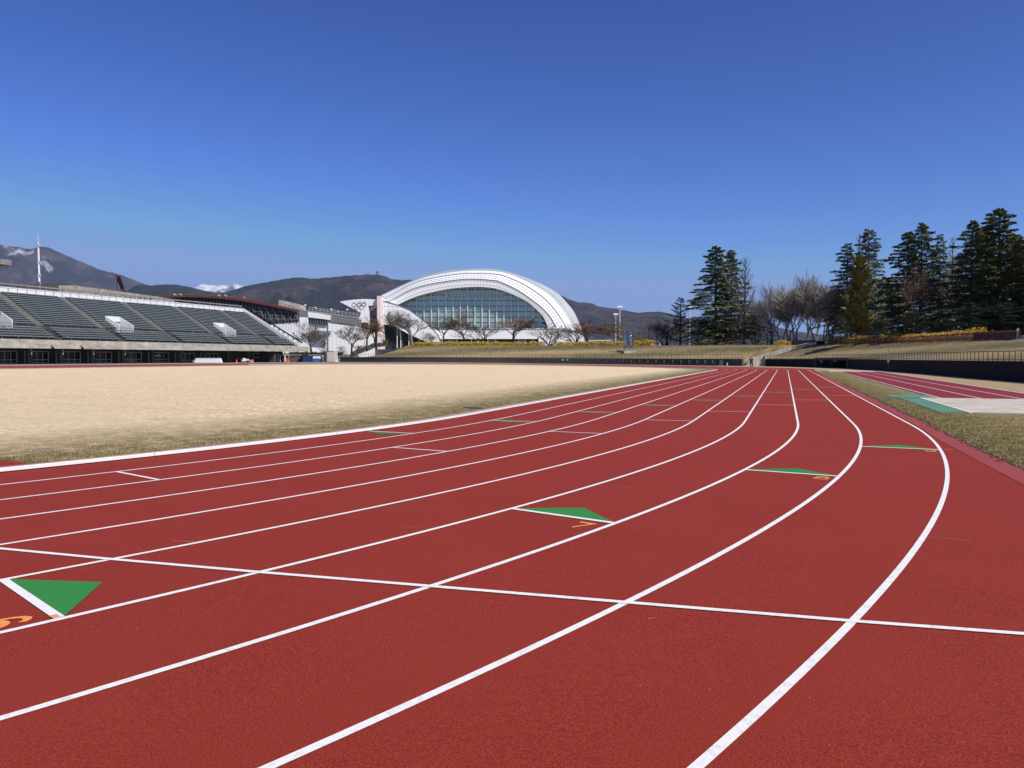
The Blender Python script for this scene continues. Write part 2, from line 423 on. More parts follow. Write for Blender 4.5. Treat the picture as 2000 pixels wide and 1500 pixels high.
# ------------------------------------------------------------------ painted lines and markings
DZ = .004
def line_ring(off_out, wdt, s0, s1, st=.8, dz=DZ):
    return ring([off_out-wdt, off_out], frange(s0, s1, st), dz)
S_FINE = frange(-SB, -22, 1.0)[:-1] + frange(-22, 6, .2)[:-1] + frange(6, L, 2.0)[:-1] + frange(L, L+SB, 1.0)[:-1] + frange(L+SB, 2*L+SB, 2.0)
for i in range(1, 10):
    mb = ring([1.22*i-.05, 1.22*i], S_FINE, DZ)
    o = mb.build('lane_line', M['white']); gtag(o, kind='structure')
# raised kerb in lengths of about four metres, standing on small feet over a gutter strip
S_K = [s for s in S_ALL]
gtag(ring([-.62, -.33, -.30], frange(-40, L+SB, 1), .014).build('gutter_strip', M['gutter']), kind='structure')
kt = thing('track_kerb', 'white raised aluminium kerb curving along the inner edge of lane one', 'kerb', P3(0, 0))
kl = kt.location.copy()
def local(mb, t):
    lx = t.location
    mb.v = [(p[0]-lx[0], p[1]-lx[1], p[2]-lx[2]) for p in mb.v]; return mb
s = -38.0
while s < L+SB:
    e = s+3.99; mb = MB(); ss = frange(s, e, .3)
    sec = [(-.055, .018), (0.0, .018), (.0, .062), (-.008, .068), (-.047, .068), (-.055, .062)]
    for q in ss:
        for of, z in sec: mb.v.append(P3(of, q, z))
    m_ = len(sec)
    for i in range(len(ss)-1):
        for j in range(m_):
            a = i*m_+j; b = i*m_+(j+1) % m_; mb.f.append((a, b, b+m_, a+m_))
    mb.f.append(tuple(range(m_))); mb.f.append(tuple(len(mb.v)-1-k for k in range(m_)))
    local(mb, kt).build('kerb_length', M['kerb'], kt)
    s += 4.0
def polyflat(pts_os, dz, name, m, z_from=P3):
    mb = MB(); mb.poly([P3(o_, s_, dz) for o_, s_ in pts_os]); o = mb.build(name, m); return gtag(o, kind='structure')
def crossline(lane, s, wdt=.05, m='white', nm='lane_cross_line'):
    a, b = 1.22*(lane-1), 1.22*lane-.05
    polyflat([(a, s-wdt), (b, s-wdt), (b, s), (a, s)], DZ+.002, nm, M[m])
# scratch line and green take-over triangles
for lane, s in [(6, -13.61), (7, -10.08), (8, -6.80), (9, -3.84)]:
    crossline(lane, s); a, b = 1.22*(lane-1)+.005, 1.22*lane-.06
    k = .35
    polyflat([(a, s+.002), (b, s+.002), ((a+b)/2, s+k)], DZ+.0012, 'green_triangle', M['green'])
for lane, s in [(1, -4.98), (2, -1.45), (3, 2.18), (4, 5.85), (5, 9.40), (6, 12.9), (7, 16.7), (8, 20.0), (9, 23.5)]:
    crossline(lane, s+.03); a, b = 1.22*(lane-1)+.005, 1.22*lane-.06
    polyflat([(a, s-.022), ((a+b)/2, s-.40), (b, s-.022)], DZ+.0012, 'green_triangle', M['green'])
for lane, s in [(2, -11.13), (3, -7.08), (4, -3.5), (5, -.2), (6, 3.4), (7, 6.95), (8, 10.4), (9, 14.1)]:
    crossline(lane, s)
polyflat([(0, -.01), (11.0, -.01), (11.0, .012), (0, .012)], .006, 'joint_line', M['browndirt'])
# breakline running across the lanes
def flat_strip(pts, wdt, dz, name, m):
    mb = MB(); P = [Vector((x, y, 0)) for x, y in pts]; l = []
    for i, p in enumerate(P):
        d = (P[min(i+1, len(P)-1)]-P[max(i-1, 0)]).normalized(); nrm = Vector((-d.y, d.x, 0))*wdt/2
        for q in (p+nrm, p-nrm): l.append((q.x, q.y, ZG(q.x, q.y)+dz))
    for i in range(len(P)-1): mb.quad(l[2*i], l[2*i+1], l[2*i+3], l[2*i+2])
    return gtag(mb.build(name, m), kind='structure')
flat_strip([(-6.28, 4.33), (-4.95, 4.385), (-3.57, 4.47), (-2.27, 4.57), (-.94, 4.67), (.38, 4.77), (1.27, 4.86), (2.3, 4.97)], .05, DZ+.003, 'break_line', M['white'])
# painted numerals, drawn as strokes in a 1 x 1.5 box
def stroke(pts, wd, base, up, right, sx, sy, mb, dz):
    P = [Vector((p[0], p[1])) for p in pts]; L_ = []
    for i, p in enumerate(P):
        d = (P[min(i+1, len(P)-1)]-P[max(i-1, 0)]).normalized(); nn = Vector((-d.y, d.x))*wd/2
        for q in (p+nn, p-nn):
            w_ = base + right*(q.x*sx) + up*(q.y*sy); L_.append((w_.x, w_.y, ZG(w_.x, w_.y)+dz))
    for i in range(len(P)-1): mb.quad(L_[2*i], L_[2*i+1], L_[2*i+3], L_[2*i+2])
def arc(cx, cy, rx, ry, a0, a1, n=18): return [(cx+rx*math.cos(R_(a0+(a1-a0)*i/n)), cy+ry*math.sin(R_(a0+(a1-a0)*i/n))) for i in range(n+1)]
GL = {'7': [[(0, .9), (1, .9)], [(.93, .95), (.72, .62), (.48, .3), (.36, 0)]],
      '8': [arc(.5, .735, .36, .22, 0, 360), arc(.5, .27, .43, .25, 0, 360)],
      '6': [arc(.5, .29, .42, .27, 0, 360), [(.08, .29), (.09, .5), (.16, .72), (.32, .90), (.52, .965), (.72, .92), (.88, .80)]],
      '9': [arc(.5, .70, .42, .27, 0, 360), [(.92, .70), (.91, .5), (.84, .28), (.68, .10), (.48, .035), (.28, .08), (.12, .20)]],
      '-': [[(0, .5), (1, .5)]]}
def numeral(ch, off, s, wd=.17, ht=.27, dz=DZ):
    a = -s/RK if s < 0 else 0
    tang = Vector((math.sin(a), math.cos(a), 0)); rad = Vector((math.cos(a), -math.sin(a), 0))
    x, y = pos(off, s); base = Vector((x, y, 0)); mb = MB()
    for k, st in enumerate(GL[ch]): stroke(st, .17 if ch != '-' else .5, base, tang, rad, wd, ht, mb, dz+k*.0012)
    return gtag(mb.build('lane_numeral', M['orange']), kind='structure')
numeral('6', 7.035, -13.97, .18, .285); numeral('7', 8.22, -10.42, .17, .27)
numeral('8', 9.47, -7.12, .185, .26); numeral('9', 10.71, -4.15, .18, .25)
numeral('-', 11.02, -3.80, .13, .06)
polyflat([(7.20, -13.665), (7.26, -13.665), (7.26, -13.63), (7.20, -13.63)], DZ+.005, 'orange_dash', M['orange'])
polyflat([(11.35, -.9), (11.42, -.9), (11.42, -.82), (11.35, -.82)], .012, 'white_paint_dab', M['white'])
# faint scuffs on the rubber
M['scuff'] = mat('pale_scuff', (.34, .07, .05), (.42, .13, .10), 40, 4, .9)
for (x0, y0, x1, y1, wd) in ((-4.95, 5.02, -4.70, 5.06, .02), (-.75, 4.42, -.70, 4.45, .012), (-2.1, 8.9, -1.7, 8.95, .015), (1.2, 7.3, 1.5, 7.22, .014), (-3.3, 6.1, -3.15, 6.25, .012)):
    flat_strip([(x0, y0), ((x0+x1)/2, (y0+y1)/2+.01), (x1, y1)], wd, .002, 'scuff_mark', M['scuff'])
# green mat corner just inside the kerb
mb = MB()
for tri in ([(-9.89, 22.30), (-9.36, 21.84), (-8.86, 21.8), (-9.2, 22.25)],): mb.poly([(x, y, ZG(x, y)+.03) for x, y in tri])
gtag(mb.build('green_hole_cover', M['turfmat_dk']), label='small dark green cover lying in the grass just inside the white kerb', cat='cover')

# ------------------------------------------------------------------ jumping runways on the right verge
gtag(ring([13.62, 17.80], frange(12.4, 70, 2), .016).build('jump_runway', M['runway']), kind='structure')
gtag(ring([13.50, 13.62], frange(12.4, 70, 2), .015).build('runway_drain', M['turfmat_dk']), kind='structure')
for of in (13.74, 15.09, 16.45, 17.78):
    gtag(ring([of-.06, of], frange(12.4, 70, 2), .020).build('runway_line', M['white']), kind='structure')
def pad(name, o0, o1, s0, s1, m, h=.02, lab=None, cat=None, kind='structure'):
    mb = MB(); a = [P3(o0, s0), P3(o1, s0), P3(o1, s1), P3(o0, s1)]
    mb.hexa([(x, y, z-.02) for x, y, z in a]+[(x, y, z+h) for x, y, z in a]); o = mb.build(name, m)
    return gtag(o, lab, cat, None, kind) if kind else gtag(o, lab, cat)
pad('pit_surface', 13.06, 19.5, 4.45, 12.38, M['sand'], .035)
pad('pit_line', 12.98, 13.055, 4.35, 12.44, M['white'], .037)
pad('pit_edge', 13.06, 19.5, 4.36, 4.447, M['pit'], .04)
pad('pit_line', 13.06, 19.5, 12.39, 12.44, M['white'], .037)
pad('green_turf_mat', 12.26, 12.975, 4.4, 12.42, M['turfmat'], .026)
pad('green_turf_mat', 12.05, 13.6, 12.75, 14.9, M['turfmat'], .024)
pad('pit_surface', 12.85, 18.9, 70.1, 77, M['sand'], .035)
pad('green_turf_mat', 12.2, 12.83, 70.3, 77, M['turfmat'], .026)
pad('green_turf_mat', 18.95, 19.9, 67, 77, M['turfmat'], .026)
# light gravel path along the foot of the wall
gtag(ring([19.6, 23.5], frange(60, L+SB*.55, 2), .02).build('gravel_path', M['asph']), kind='structure')

# ------------------------------------------------------------------ retaining wall, bank and rails
WL = [(17.2, 8), (16.2, 20), (15.0, 38), (13.95, 54.4), (13.1, 64), (12.2, 80.5), (10.2, 97), (8.2, 112), (4.2, 125), (-2.5, 138.4),
      (-12, 147.5), (-24, 153.2), (-38, 156.6), (-54, 157.6), (-70, 157.2), (-86, 158.6), (-104, 163.2), (-112, 165.5)]
def catmull(P, per=12):
    out = []
    Q = [Vector((*p, 0)) for p in P]; Q = [Q[0]*2-Q[1]]+Q+[Q[-1]*2-Q[-2]]
    for i in range(1, len(Q)-2):
        for k in range(per):
            t = k/per; a, b, c, d = Q[i-1:i+3]
            out.append(.5*((2*b)+(c-a)*t+(2*a-5*b+4*c-d)*t*t+(3*b-a-3*c+d)*t**3))
    out.append(Q[-2]); return out
WC = catmull(WL, 20)
cum = [0]
for a, b in zip(WC[:-1], WC[1:]): cum.append(cum[-1]+(b-a).length)
WLEN = cum[-1]
def wall_at(l):
    l = min(max(l, 0), WLEN-1e-6)
    i = int(np.searchsorted(cum, l, side='right')-1); i = min(i, len(WC)-2)
    t = (l-cum[i])/(cum[i+1]-cum[i]); p = WC[i].lerp(WC[i+1], t); d = (WC[i+1]-WC[i]).normalized()
    return p, d, Vector((d.y, -d.x, 0))     # outward normal is to the right of travel (ccw travel)
def px_of(p):
    u = p.x*cY+p.y*sY; v = -p.x*sY+p.y*cY; return 1000+F*u/v, v
def l_at_px(px):
    best = min((abs(px_of(wall_at(l)[0])[0]-px), l) for l in np.arange(20, WLEN, .25)); return best[1]
def wtop(l):
    p, d, n_ = wall_at(l); return 1.27+max(0, ZG(p.x, p.y))*.55
def crest(l):
    p, d, n_ = wall_at(l); x = px_of(p)[0] if p.y > 30 else 2200
    if p.x > -12: return float(np.interp(p.y if p.x > -5 else 200, [40, 75, 100, 135, 145, 200], [3.0, 3.25, 3.6, 3.85, 3.95, 4.0]))
    return float(np.interp(x, [668, 700, 730, 752, 775, 900, 1450], [1.6, 2.2, 3.6, 4.5, 4.65, 4.5, 4.05]))
l_gapR, l_gapL = l_at_px(1494), l_at_px(1450)
l_tun0, l_tun1 = l_at_px(1658), l_at_px(1595)
l_end = l_at_px(664)
def make_wall(name, label, l0, l1, m, skip=None, top_m=None):
    p0 = wall_at(l0)[0]; t = thing(name, label, 'wall', (p0.x, p0.y, 0)); l = l0
    while l < l1-.3:
        e = min(l+3.98, l1)
        if skip and e > skip[0] and l < skip[1]:
            if l < skip[0]: e = skip[0]
            else: l = skip[1]; continue
        mb = MB(); K = 4; pr = []
        for k in range(K+1):
            q = l+(e-.02-l)*k/K; p, d, n_ = wall_at(q); o2 = p+n_*.35; z0 = min(ZG(p.x, p.y), .5)-.15; z1 = wtop(q)
            pr.append([(p.x, p.y, z0), (o2.x, o2.y, z0), (o2.x, o2.y, z1), (p.x, p.y, z1)])
        for a, b in zip(pr[:-1], pr[1:]): mb.add(a+b, [(0, 4, 7, 3), (3, 7, 6, 2), (1, 2, 6, 5)])
        mb.add(pr[0], [(0, 1, 2, 3)]); mb.add(pr[-1], [(3, 2, 1, 0)])
        local(mb, t).build('wall_panel', m, t)
        # coping
        mb = MB(); pr = []
        for k in range(K+1):
            q = l+(e-.02-l)*k/K; p, d, n_ = wall_at(q); a_ = p-n_*.04; b_ = p+n_*.4; z1 = wtop(q)
            pr.append([(a_.x, a_.y, z1+.002), (b_.x, b_.y, z1+.002), (b_.x, b_.y, z1+.05), (a_.x, a_.y, z1+.05)])
        for a, b in zip(pr[:-1], pr[1:]): mb.add(a+b, [(0, 4, 7, 3), (3, 7, 6, 2), (0, 1, 5, 4)])
        local(mb, t).build('coping', top_m or m, t)
        l += 4.0 if e == l+3.98 else (e-l)
    return t
make_wall('retaining_wall', 'retaining wall below the right hand bank, its shade put into a black colour, with a tunnel mouth', l_at_px(1990)-46, l_gapR, M['black'], (l_tun0, l_tun1))  # black stands in for shade on the face turned from the sun
make_wall('retaining_wall', 'dark brown retaining wall behind the far bend left of the steps', l_gapL, l_end, M['conc_dark'])
# tunnel mouth in the right wall
p0, d0, n0 = wall_at(l_tun0); p1, d1, n1 = wall_at(l_tun1)
t = thing('tunnel_mouth', 'dark concrete tunnel opening in the black wall at the end of the runways', 'tunnel', (p0.x, p0.y, 0))
ax = (p1-p0).normalized(); nn = Vector((ax.y, -ax.x, 0)); ln = (p1-p0).length
def obox(a0, a1, n0_, n1_, z0, z1):
    q = [p0+ax*a0+nn*n0_, p0+ax*a1+nn*n0_, p0+ax*a1+nn*n1_, p0+ax*a0+nn*n1_]
    return MB().hexa([(v.x, v.y, z0) for v in q]+[(v.x, v.y, z1) for v in q])
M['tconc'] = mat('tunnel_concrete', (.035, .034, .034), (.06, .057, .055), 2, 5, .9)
local(obox(-.1, ln+.1, -.25, .6, 1.20, 1.55), t).build('lintel', M['tconc'], t)
local(obox(-.12, .35, -.2, .6, -.1, 1.195), t).build('jamb', M['tconc'], t)
local(obox(ln-.35, ln+.12, -.2, .6, -.1, 1.195), t).build('jamb', M['tconc'], t)
local(obox(ln-5.2, ln-5.0, .3, .5, -.1, 1.195), t).build('pillar', M['tconc'], t)
local(obox(0.05, ln-.05, 3.5, 3.7, -.1, 1.5), t).build('back_wall', M['dark'], t)
local(obox(.35, ln-.35, .62, 3.49, 1.2, 1.5), t).build('ceiling', M['dark'], t)
local(obox(ln-.5, ln-.36, .62, 3.49, -.1, 1.199), t).build('side_wall', M['tconc'], t)
local(obox(.36, .5, .62, 3.49, -.1, 1.199), t).build('side_wall', M['dark'], t)
for a_ in (ln-7.5, ln-2.0): local(obox(a_, a_+1.3, .2, .3, 1.02, 1.10), t).build('sign_plate', M['conc'], t)

# bank
BD = [.3, 1, 2, 3.2, 4.6, 6, 7.4, 8.6, 9.6, 12, 20, 40, 80]
def bank_z(l, d):
    zt = wtop(l)-.02; zc = crest(l); t = min(1, d/9.6); return zt+(zc-zt)*(t*(1.35-.35*t))
def make_bank(l0, l1, name, md=None):
    mb = MB(); rr = []; ls = frange(l0, l1, 1.5); n = len(BD)
    for l in ls:
        p, d, n_ = wall_at(l)
        for b in BD:
            q = p+n_*b; z = bank_z(l, b) + (.05*math.sin(q.x*.7+b)*math.sin(q.y*.9) if 1 < b < 9 else 0)
            mb.v.append((q.x, q.y, z)); rr.append(b)
    for i in range(len(ls)-1):
        for j in range(n-1):
            a = i*n+j; mb.f.append((a, a+1, a+n+1, a+n))
    o = mb.build(name, M['bank'], smooth=True)
    # on the bank the 'rim' value is jittered so tan and olive patches mix across it
    set_rim(o, [5.2+1.6*math.sin(b*.8+i*.013)-(.25*b if b > 5 else 0) for i, b in enumerate(rr)]); gtag(o, kind='structure')
make_bank(8, l_gapR-.3, 'grass_bank'); make_bank(l_gapL+.1, l_end-2, 'grass_bank')
# steps and pale concrete side walls in the gap
pR = wall_at(l_gapR)[0]; pL = wall_at(l_gapL)[0]
t = thing('concrete_stairway', 'pale concrete stairway climbing the bank between the two walls', 'stairway', (pL.x, pL.y, 0))
zz = .15
vG = px_of(pL)[1]
def pk(pts, v, d): return MB().prism([WP(x, y, v) for x, y in pts], FW*d)
vS = vG+.8
M['pconc'] = mat('pale_stair_concrete', (.50, .47, .41), (.24, .22, .19), .9, 8, .9, stretch=(2.2, 2.2, .5), lo=.3, hi=.72)
local(pk([(1450.5, 714.8), (1450.5, 701.2), (1466, 700.4), (1466, 715)], vS, .4), t).build('landing_wall', M['pconc'], t)
local(pk([(1466.5, 715), (1466.5, 698.2), (1493.5, 691.5), (1493.5, 715.6)], vS+.1, .4), t).build('flank_wall', M['pconc'], t)
zz0 = vS+1.0
seg = [(1494, 691.3, 703), (1503, 688.2, 703), (1512, 686.5, 701), (1521, 683.3, 698), (1530, 681.0, 695), (1539, 678.6, 692), (1545, 676.4, 690)]
for (a, ya, ba), (b, yb, bb) in zip(seg[:-1], seg[1:]):
    local(pk([(a+.15, ba), (a+.15, ya), (b-.15, yb), (b-.15, bb)], zz0, .4), t).build('stepped_panel', M['pconc'], t)
    zz0 += .5
# the bank's grassy flank, falling from its end edge to the back of the stair wall
mb = MB(); rr = []; ds = frange(.3, 24, .8); p0_, dd_, nn_ = wall_at(l_gapL+.1)
for i, d in enumerate(ds):
    q = p0_+nn_*d; z = bank_z(l_gapL+.1, d)+.004
    for k in range(4):
        p = q-dd_*(.04*k); mb.v.append((p.x, p.y, z-k*min(1.0, .25+d*.12))); rr.append(5+1.5*math.sin(i+k))
for i in range(len(ds)-1):
    for k in range(3): a = i*4+k; mb.f.append((a, a+1, a+5, a+4))
o = mb.build('grass_bank', M['bank'], smooth=True); set_rim(o, rr); gtag(o, kind='structure')
# stair railing and dark panel at the head of the stairs
t = thing('stair_head_panel', 'black slatted screen and sloping handrails at the top of the concrete stairs', 'screen', tuple(W(1560, vS+6, 2)))
v = vS+6
local(pk([(1543, 689), (1547.5, 664.5), (1593, 665), (1593, 667.3), (1575, 672.5), (1560, 680)], v, .3), t).build('screen_panel', M['black'], t)
for (a, ya, b, yb, r) in [(1545, 678, 1592.5, 665.8, .05), (1545, 683, 1592.5, 668.4, .04), (1544, 687.5, 1592.5, 671.4, .05)]:
    mb = MB(); mb.tube([WP(a, ya, v-.3), WP(b, yb, v-.3)], r, 5); local(mb, t).build('handrail', M['galv'], t)
for k in range(7):
    x = 1548+k*6.5; yb = 688-(x-1545)*.34; mb = MB(); mb.tube([WP(x, yb, v-.32), WP(x, yb-9, v-.32)], .03, 4); local(mb, t).build('rail_post', M['black'], t)
mb = pk([(1592.8, 674.5), (1592.8, 664.2), (1594.6, 664.2), (1594.6, 674.5)], v-.2, .4); local(mb, t).build('end_post', M['conc'], t)
mb = pk([(1595.5, 674), (1595.5, 665.8), (1610.5, 666.4), (1610.5, 674)], v, .3); local(mb, t).build('screen_panel', M['black'], t)

# handrails on top of the walls
post_me = MB().box(-.022, .022, -.022, .022, 0, 1).mesh('rail_post', M['hrail'])
def handrail(label, l0, l1, hgt, step, skip=None):
    p0 = wall_at(l0)[0]; t = thing('handrail', label, 'railing', (p0.x, p0.y, 0)); l = l0; k = 0
    while l < l1:
        p, d, n_ = wall_at(l); q = p+n_*.2
        mesh_obj('post', post_me, t, (q.x-p0.x, q.y-p0.y, wtop(l)+.045), math.atan2(d.y, d.x), (1, 1, hgt))
        l += step
    for dz, r in ((hgt+.05, .028), (hgt*.5, .014) if step > .99 else (.12, .016)):
        mb = MB(); pts = []
        for l in frange(l0, l1, 1.5):
            p, d, n_ = wall_at(l); q = p+n_*.2; pts.append((q.x, q.y, wtop(l)+.04+dz))
        mb.tube(pts, r, 4); local(mb, t).build('rail', M['hrail'], t)
    return t
handrail('brown handrail of close upright bars along the right hand wall', l_at_px(1990)-20, l_gapR-.2, .62, .97)
handrail('thin brown handrail along the top of the far left wall', l_gapL+.2, l_end-1, .80, .86)
# small fixings: white plates on the far wall and a pole with a lamp on the right wall
for i, x in enumerate((1099, 1104.5, 1109)):
    p = wall_at(l_at_px(x))[0]; v = px_of(p)[1]-.06
    o = MB().prism([WP(x-1.4, 704.5, v), WP(x+1.4, 704.5, v), WP(x+1.4, 702, v), WP(x-1.4, 702, v)], FW*.04).build('wall_plate', M['wpanel'])
    gtag(o, ['leftmost', 'middle', 'rightmost'][i]+' of three small white plates on the dark wall under the dome', 'plate', 'white plates on the far wall')
p, d, n_ = wall_at(l_at_px(1737)); b = p-n_*.12
t = thing('marker_pole', 'slim pole with a white box fixed to the black wall by the runways', 'pole', (b.x, b.y, 0)); v = px_of(b)[1]
MB().tube([(0, 0, 0), (0, 0, Zp(672, v))], .03, 6).build('pole', M['greyp'], t)
MB().box(-.09, .09, -.16, -.02, Zp(708, v), Zp(704, v)).build('white_box', M['wpanel'], t)
MB().tube([(0, 0, Zp(690, v)), (-.12, 0, Zp(688, v))], .02, 5).build('bracket', M['galv'], t)

# crest fence on the right
def crest_pt(l, d): p, dd, n_ = wall_at(l); q = p+n_*d; return Vector((q.x, q.y, bank_z(l, d))), dd
def l_crest_px(px, d): return min((abs(px_of(crest_pt(l, d)[0])[0]-px), l) for l in np.arange(25, l_gapR+3, .2))[1]
lf0, lf1 = l_crest_px(1986, 9.6), l_crest_px(1613, 9.6)
q0 = crest_pt(lf0, 9.6)[0]
t = thing('picket_fence', 'reddish brown picket fence on top of the right hand bank', 'fence', tuple(q0))
pick = MB().box(-.035, .035, -.012, .012, .08, .84).mesh('picket', M['redfence'])
fpost = MB().box(-.05, .05, -.05, .05, -.1, .92).mesh('post', M['redfence'])
l = lf0; k = 0; st = (lf1-lf0)/236
while l < lf1:
    q, dd = crest_pt(l, 9.6)
    if k % 8 == 0: mesh_obj('post', fpost, t, q-q0, math.atan2(dd.y, dd.x))
    else: mesh_obj('picket', pick, t, q-q0, math.atan2(dd.y, dd.x))
    l += st; k += 1
for h in (.22, .74):
    mb = MB(); P_ = [crest_pt(l, 9.6)[0]+Vector((0, 0, h))-q0 for l in frange(lf0, lf1, 2)]
    for a, b in zip(P_[:-1], P_[1:]): mb.bar(a, b, .05, .07)
    mb.build('fence_rail', M['redfence'], t)
t2 = thing('board_fence', 'closed dark red board fence at the right end of the bank', 'fence', tuple(q0))
le = l_crest_px(1897, 9.6)
board = MB().box(-.16, .16, -.015, .015, .03, .90).mesh('board', M['redfence'])
l = lf0-.1
while l < le:
    q, dd = crest_pt(l, 9.72); mesh_obj('board', board, t2, q-q0, math.atan2(dd.y, dd.x)); l += .34
MB().box(-.09, .09, -.09, .09, -.1, 1.05).build('end_post', M['conc'], t2)
# crest rail behind the far bank: thin dark posts and wires
def crest_rail(label, px0, px1, d, hgt, step):
    la = min((abs(px_of(crest_pt(l, d)[0])[0]-px0), l) for l in np.arange(l_gapL-4, l_end, .3))[1]
    lb = min((abs(px_of(crest_pt(l, d)[0])[0]-px1), l) for l in np.arange(l_gapL-4, l_end, .3))[1]
    la, lb = min(la, lb), max(la, lb); q0 = crest_pt(la, d)[0]; t = thing('mesh_fence', label, 'fence', tuple(q0)); l = la
    pm = MB().box(-.03, .03, -.03, .03, 0, hgt).mesh('post', M['twig_dark'])
    while l < lb: mesh_obj('post', pm, t, crest_pt(l, d)[0]-q0); l += step
    for h in (hgt, hgt*.5, .1):
        mb = MB(); mb.tube([crest_pt(l, d)[0]+Vector((0, 0, h))-q0 for l in frange(la, lb, 3)], .02, 4); mb.build('wire', M['twig_dark'], t)
crest_rail('low dark post and wire fence on the far bank behind the yellow hedge', 722, 1275, 13.2, .95, 1.6)
crest_rail('dark post and wire fence under the tall cedars on the far bank', 1377, 1500, 10.2, 1.2, 1.5)

# ------------------------------------------------------------------ grandstand
XF, XB, YE, YS = -112.0, -128.6, 155.0, 52.0
GZ = .45
t = thing('grandstand', 'long concrete grandstand with grey bench rows across the infield', 'grandstand', (XF, YE, GZ)); gs = t
O = Vector((XF, YE, GZ))
def gb(mb, name, m, label=None): return local(mb, gs).build(name, m, gs, label=label)
ZF0, ZF1 = 3.05, 4.45            # fascia bottom and top
NR_L, NR_U = 5, 16
tl, tu = .74, .76
xw = XF-.5-NR_L*tl               # back of lower tier
walk = 1.35
zl1 = ZF1-.25+NR_L*.40
xu0 = xw-walk; zu0 = zl1+.75
rise_u = (12.9-zu0)/NR_U
tu = (xu0-(XB+.8))/NR_U
# fascia in cast lengths
y = YS
while y < YE-.5:
    e = min(y+7.1, YE)
    gb(MB().box(XF-.45, XF, y, e-.03, ZF0, ZF1), 'fascia_panel', M['conc_stained']); y += 7.13
gb(MB().box(XF-.40, XF-.01, YE, YE+4.6, ZF0+.05, ZF1-.15), 'fascia_wing', M['conc_stained'])
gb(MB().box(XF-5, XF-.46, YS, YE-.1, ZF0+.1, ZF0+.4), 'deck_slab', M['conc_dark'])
# terrace: stepped concrete under the benches
mb = MB(); x = XF-.5; z = ZF1-.25; prof = [(XF-.46, z)]
for i in range(NR_L): prof += [(x, z), (x, z+.40)]; z += .40; x -= tl; 
prof += [(x, z)]; x = xu0; prof += [(x, z), (x, z+.75)]; z += .75
for i in range(NR_U): x -= tu; prof += [(x, z), (x, z+rise_u)]; z += rise_u
prof += [(XB, z)]
VOM = [(Yon(2, xu0), 3.1), (Yon(244, xu0), 3.1), (Yon(448, xu0), 3.1)]
for (xa, za), (xb, zb) in zip(prof[:-1], prof[1:]):
    iv = [(YS, YE)]
    if xu0-4.4*tu-.01 < (xa+xb)/2 < xu0+.01 and (za+zb)/2 > zl1+.1:
        iv = []; y_ = YS
        for yc, wd in sorted(VOM): iv.append((y_, yc-wd/2)); y_ = yc+wd/2
        iv.append((y_, YE)); iv = [(max(a, YS), b) for a, b in iv if b > YS]
    for a, b in iv: mb.quad((xa, a, za), (xa, b, za), (xb, b, zb), (xb, a, zb))
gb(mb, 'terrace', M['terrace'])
# aisles (columns measured at the top and at the walkway), benches between them
ZTOP = z
up_px = [-90, 2, 125, 245, 345, 437]
aY_top = [Yon(px, XB+1) for px in (-110, 8, 127, 247, 347, 438)]
low_px = [88, 213, 327, 423, 510]
aY_low = [Yon(px, xw) for px in low_px]
rowsU = [Yon(px, xu0) for px in (-150, 70, 198, 315, 412, 497)]
aisU = [(a+b)/2 for a, b in zip(aY_top, rowsU)]
AW = 1.5
def spans(cuts):
    c = sorted(q for q in cuts if YS < q < YE); e = [YS]+[v_ for q in c for v_ in (q-AW/2, q+AW/2)]+[YE-.35]
    return [(e[i], e[i+1]) for i in range(0, len(e), 2)]
VOM = [(Yon(2, xu0), 3.1), (Yon(244, xu0), 3.1), (Yon(448, xu0), 3.1)]
bench_cache = {}
def bench(yA, yB, x, z):
    ln_ = round(yB-yA, 3)
    if ln_ < .4: return
    if ln_ not in bench_cache:
        m_ = MB().box(-.38, 0, 0, ln_, .30, .36); m_.box(-.40, -.36, 0, ln_, .36, .50)
        for q in range(max(2, int(ln_/2.5))):
            yy = ln_*(q+.5)/max(2, int(ln_/2.5)); m_.box(-.3, -.05, yy-.04, yy+.04, 0, .30)
        bench_cache[ln_] = m_.mesh('bench', M['bench'])
    mesh_obj('bench', bench_cache[ln_], gs, Vector((x, yA, z))-O)
x = XF-.5; z = ZF1-.25
for i in range(NR_L):
    for a, b in spans(aY_low): bench(a, b, x-.12, z+.40)
    z += .40; x -= tl
x = xu0; z = zu0+.0
z = zl1+.75
for i in range(NR_U):
    for a, b in spans(aisU):
        # keep the benches clear of the entrance boxes
        segs = [(a, b)]
        if i < 5:
            for yc, wd in VOM:
                ns = []
                for p_, q_ in segs:
                    if q_ < yc-wd/2 or p_ > yc+wd/2: ns.append((p_, q_))
                    else:
                        if p_ < yc-wd/2-.3: ns.append((p_, yc-wd/2-.1))
                        if q_ > yc+wd/2+.3: ns.append((yc+wd/2+.1, q_))
                segs = ns
        for p_, q_ in segs: bench(p_, q_, x-.12-.0, z)
    x -= tu; z += rise_u
# aisle steps
def aisle(yc, x0, z0, n_, tr, rs):
    m_ = MB(); x_ = x0; z_ = z0
    for i in range(n_):
        m_.box(x_-tr, x_-.001, yc-AW/2+.08, yc+AW/2-.08, z_-.3, z_+rs*.5)
        x_ -= tr/2; m_.box(x_-tr/2, x_-.001, yc-AW/2+.09, yc+AW/2-.09, z_-.2, z_+rs*.98); x_ -= tr/2; z_ += rs
    gb(m_, 'aisle_steps', M['aisle'])
for yc in aY_low:
    if YS+1 < yc < YE: aisle(yc, XF-.5, ZF1-.25+.02, NR_L, tl, .40)
for yc in aisU:
    if YS+1 < yc < YE: aisle(yc, xu0-.01, zl1+.75-.0, NR_U, tu, rise_u)
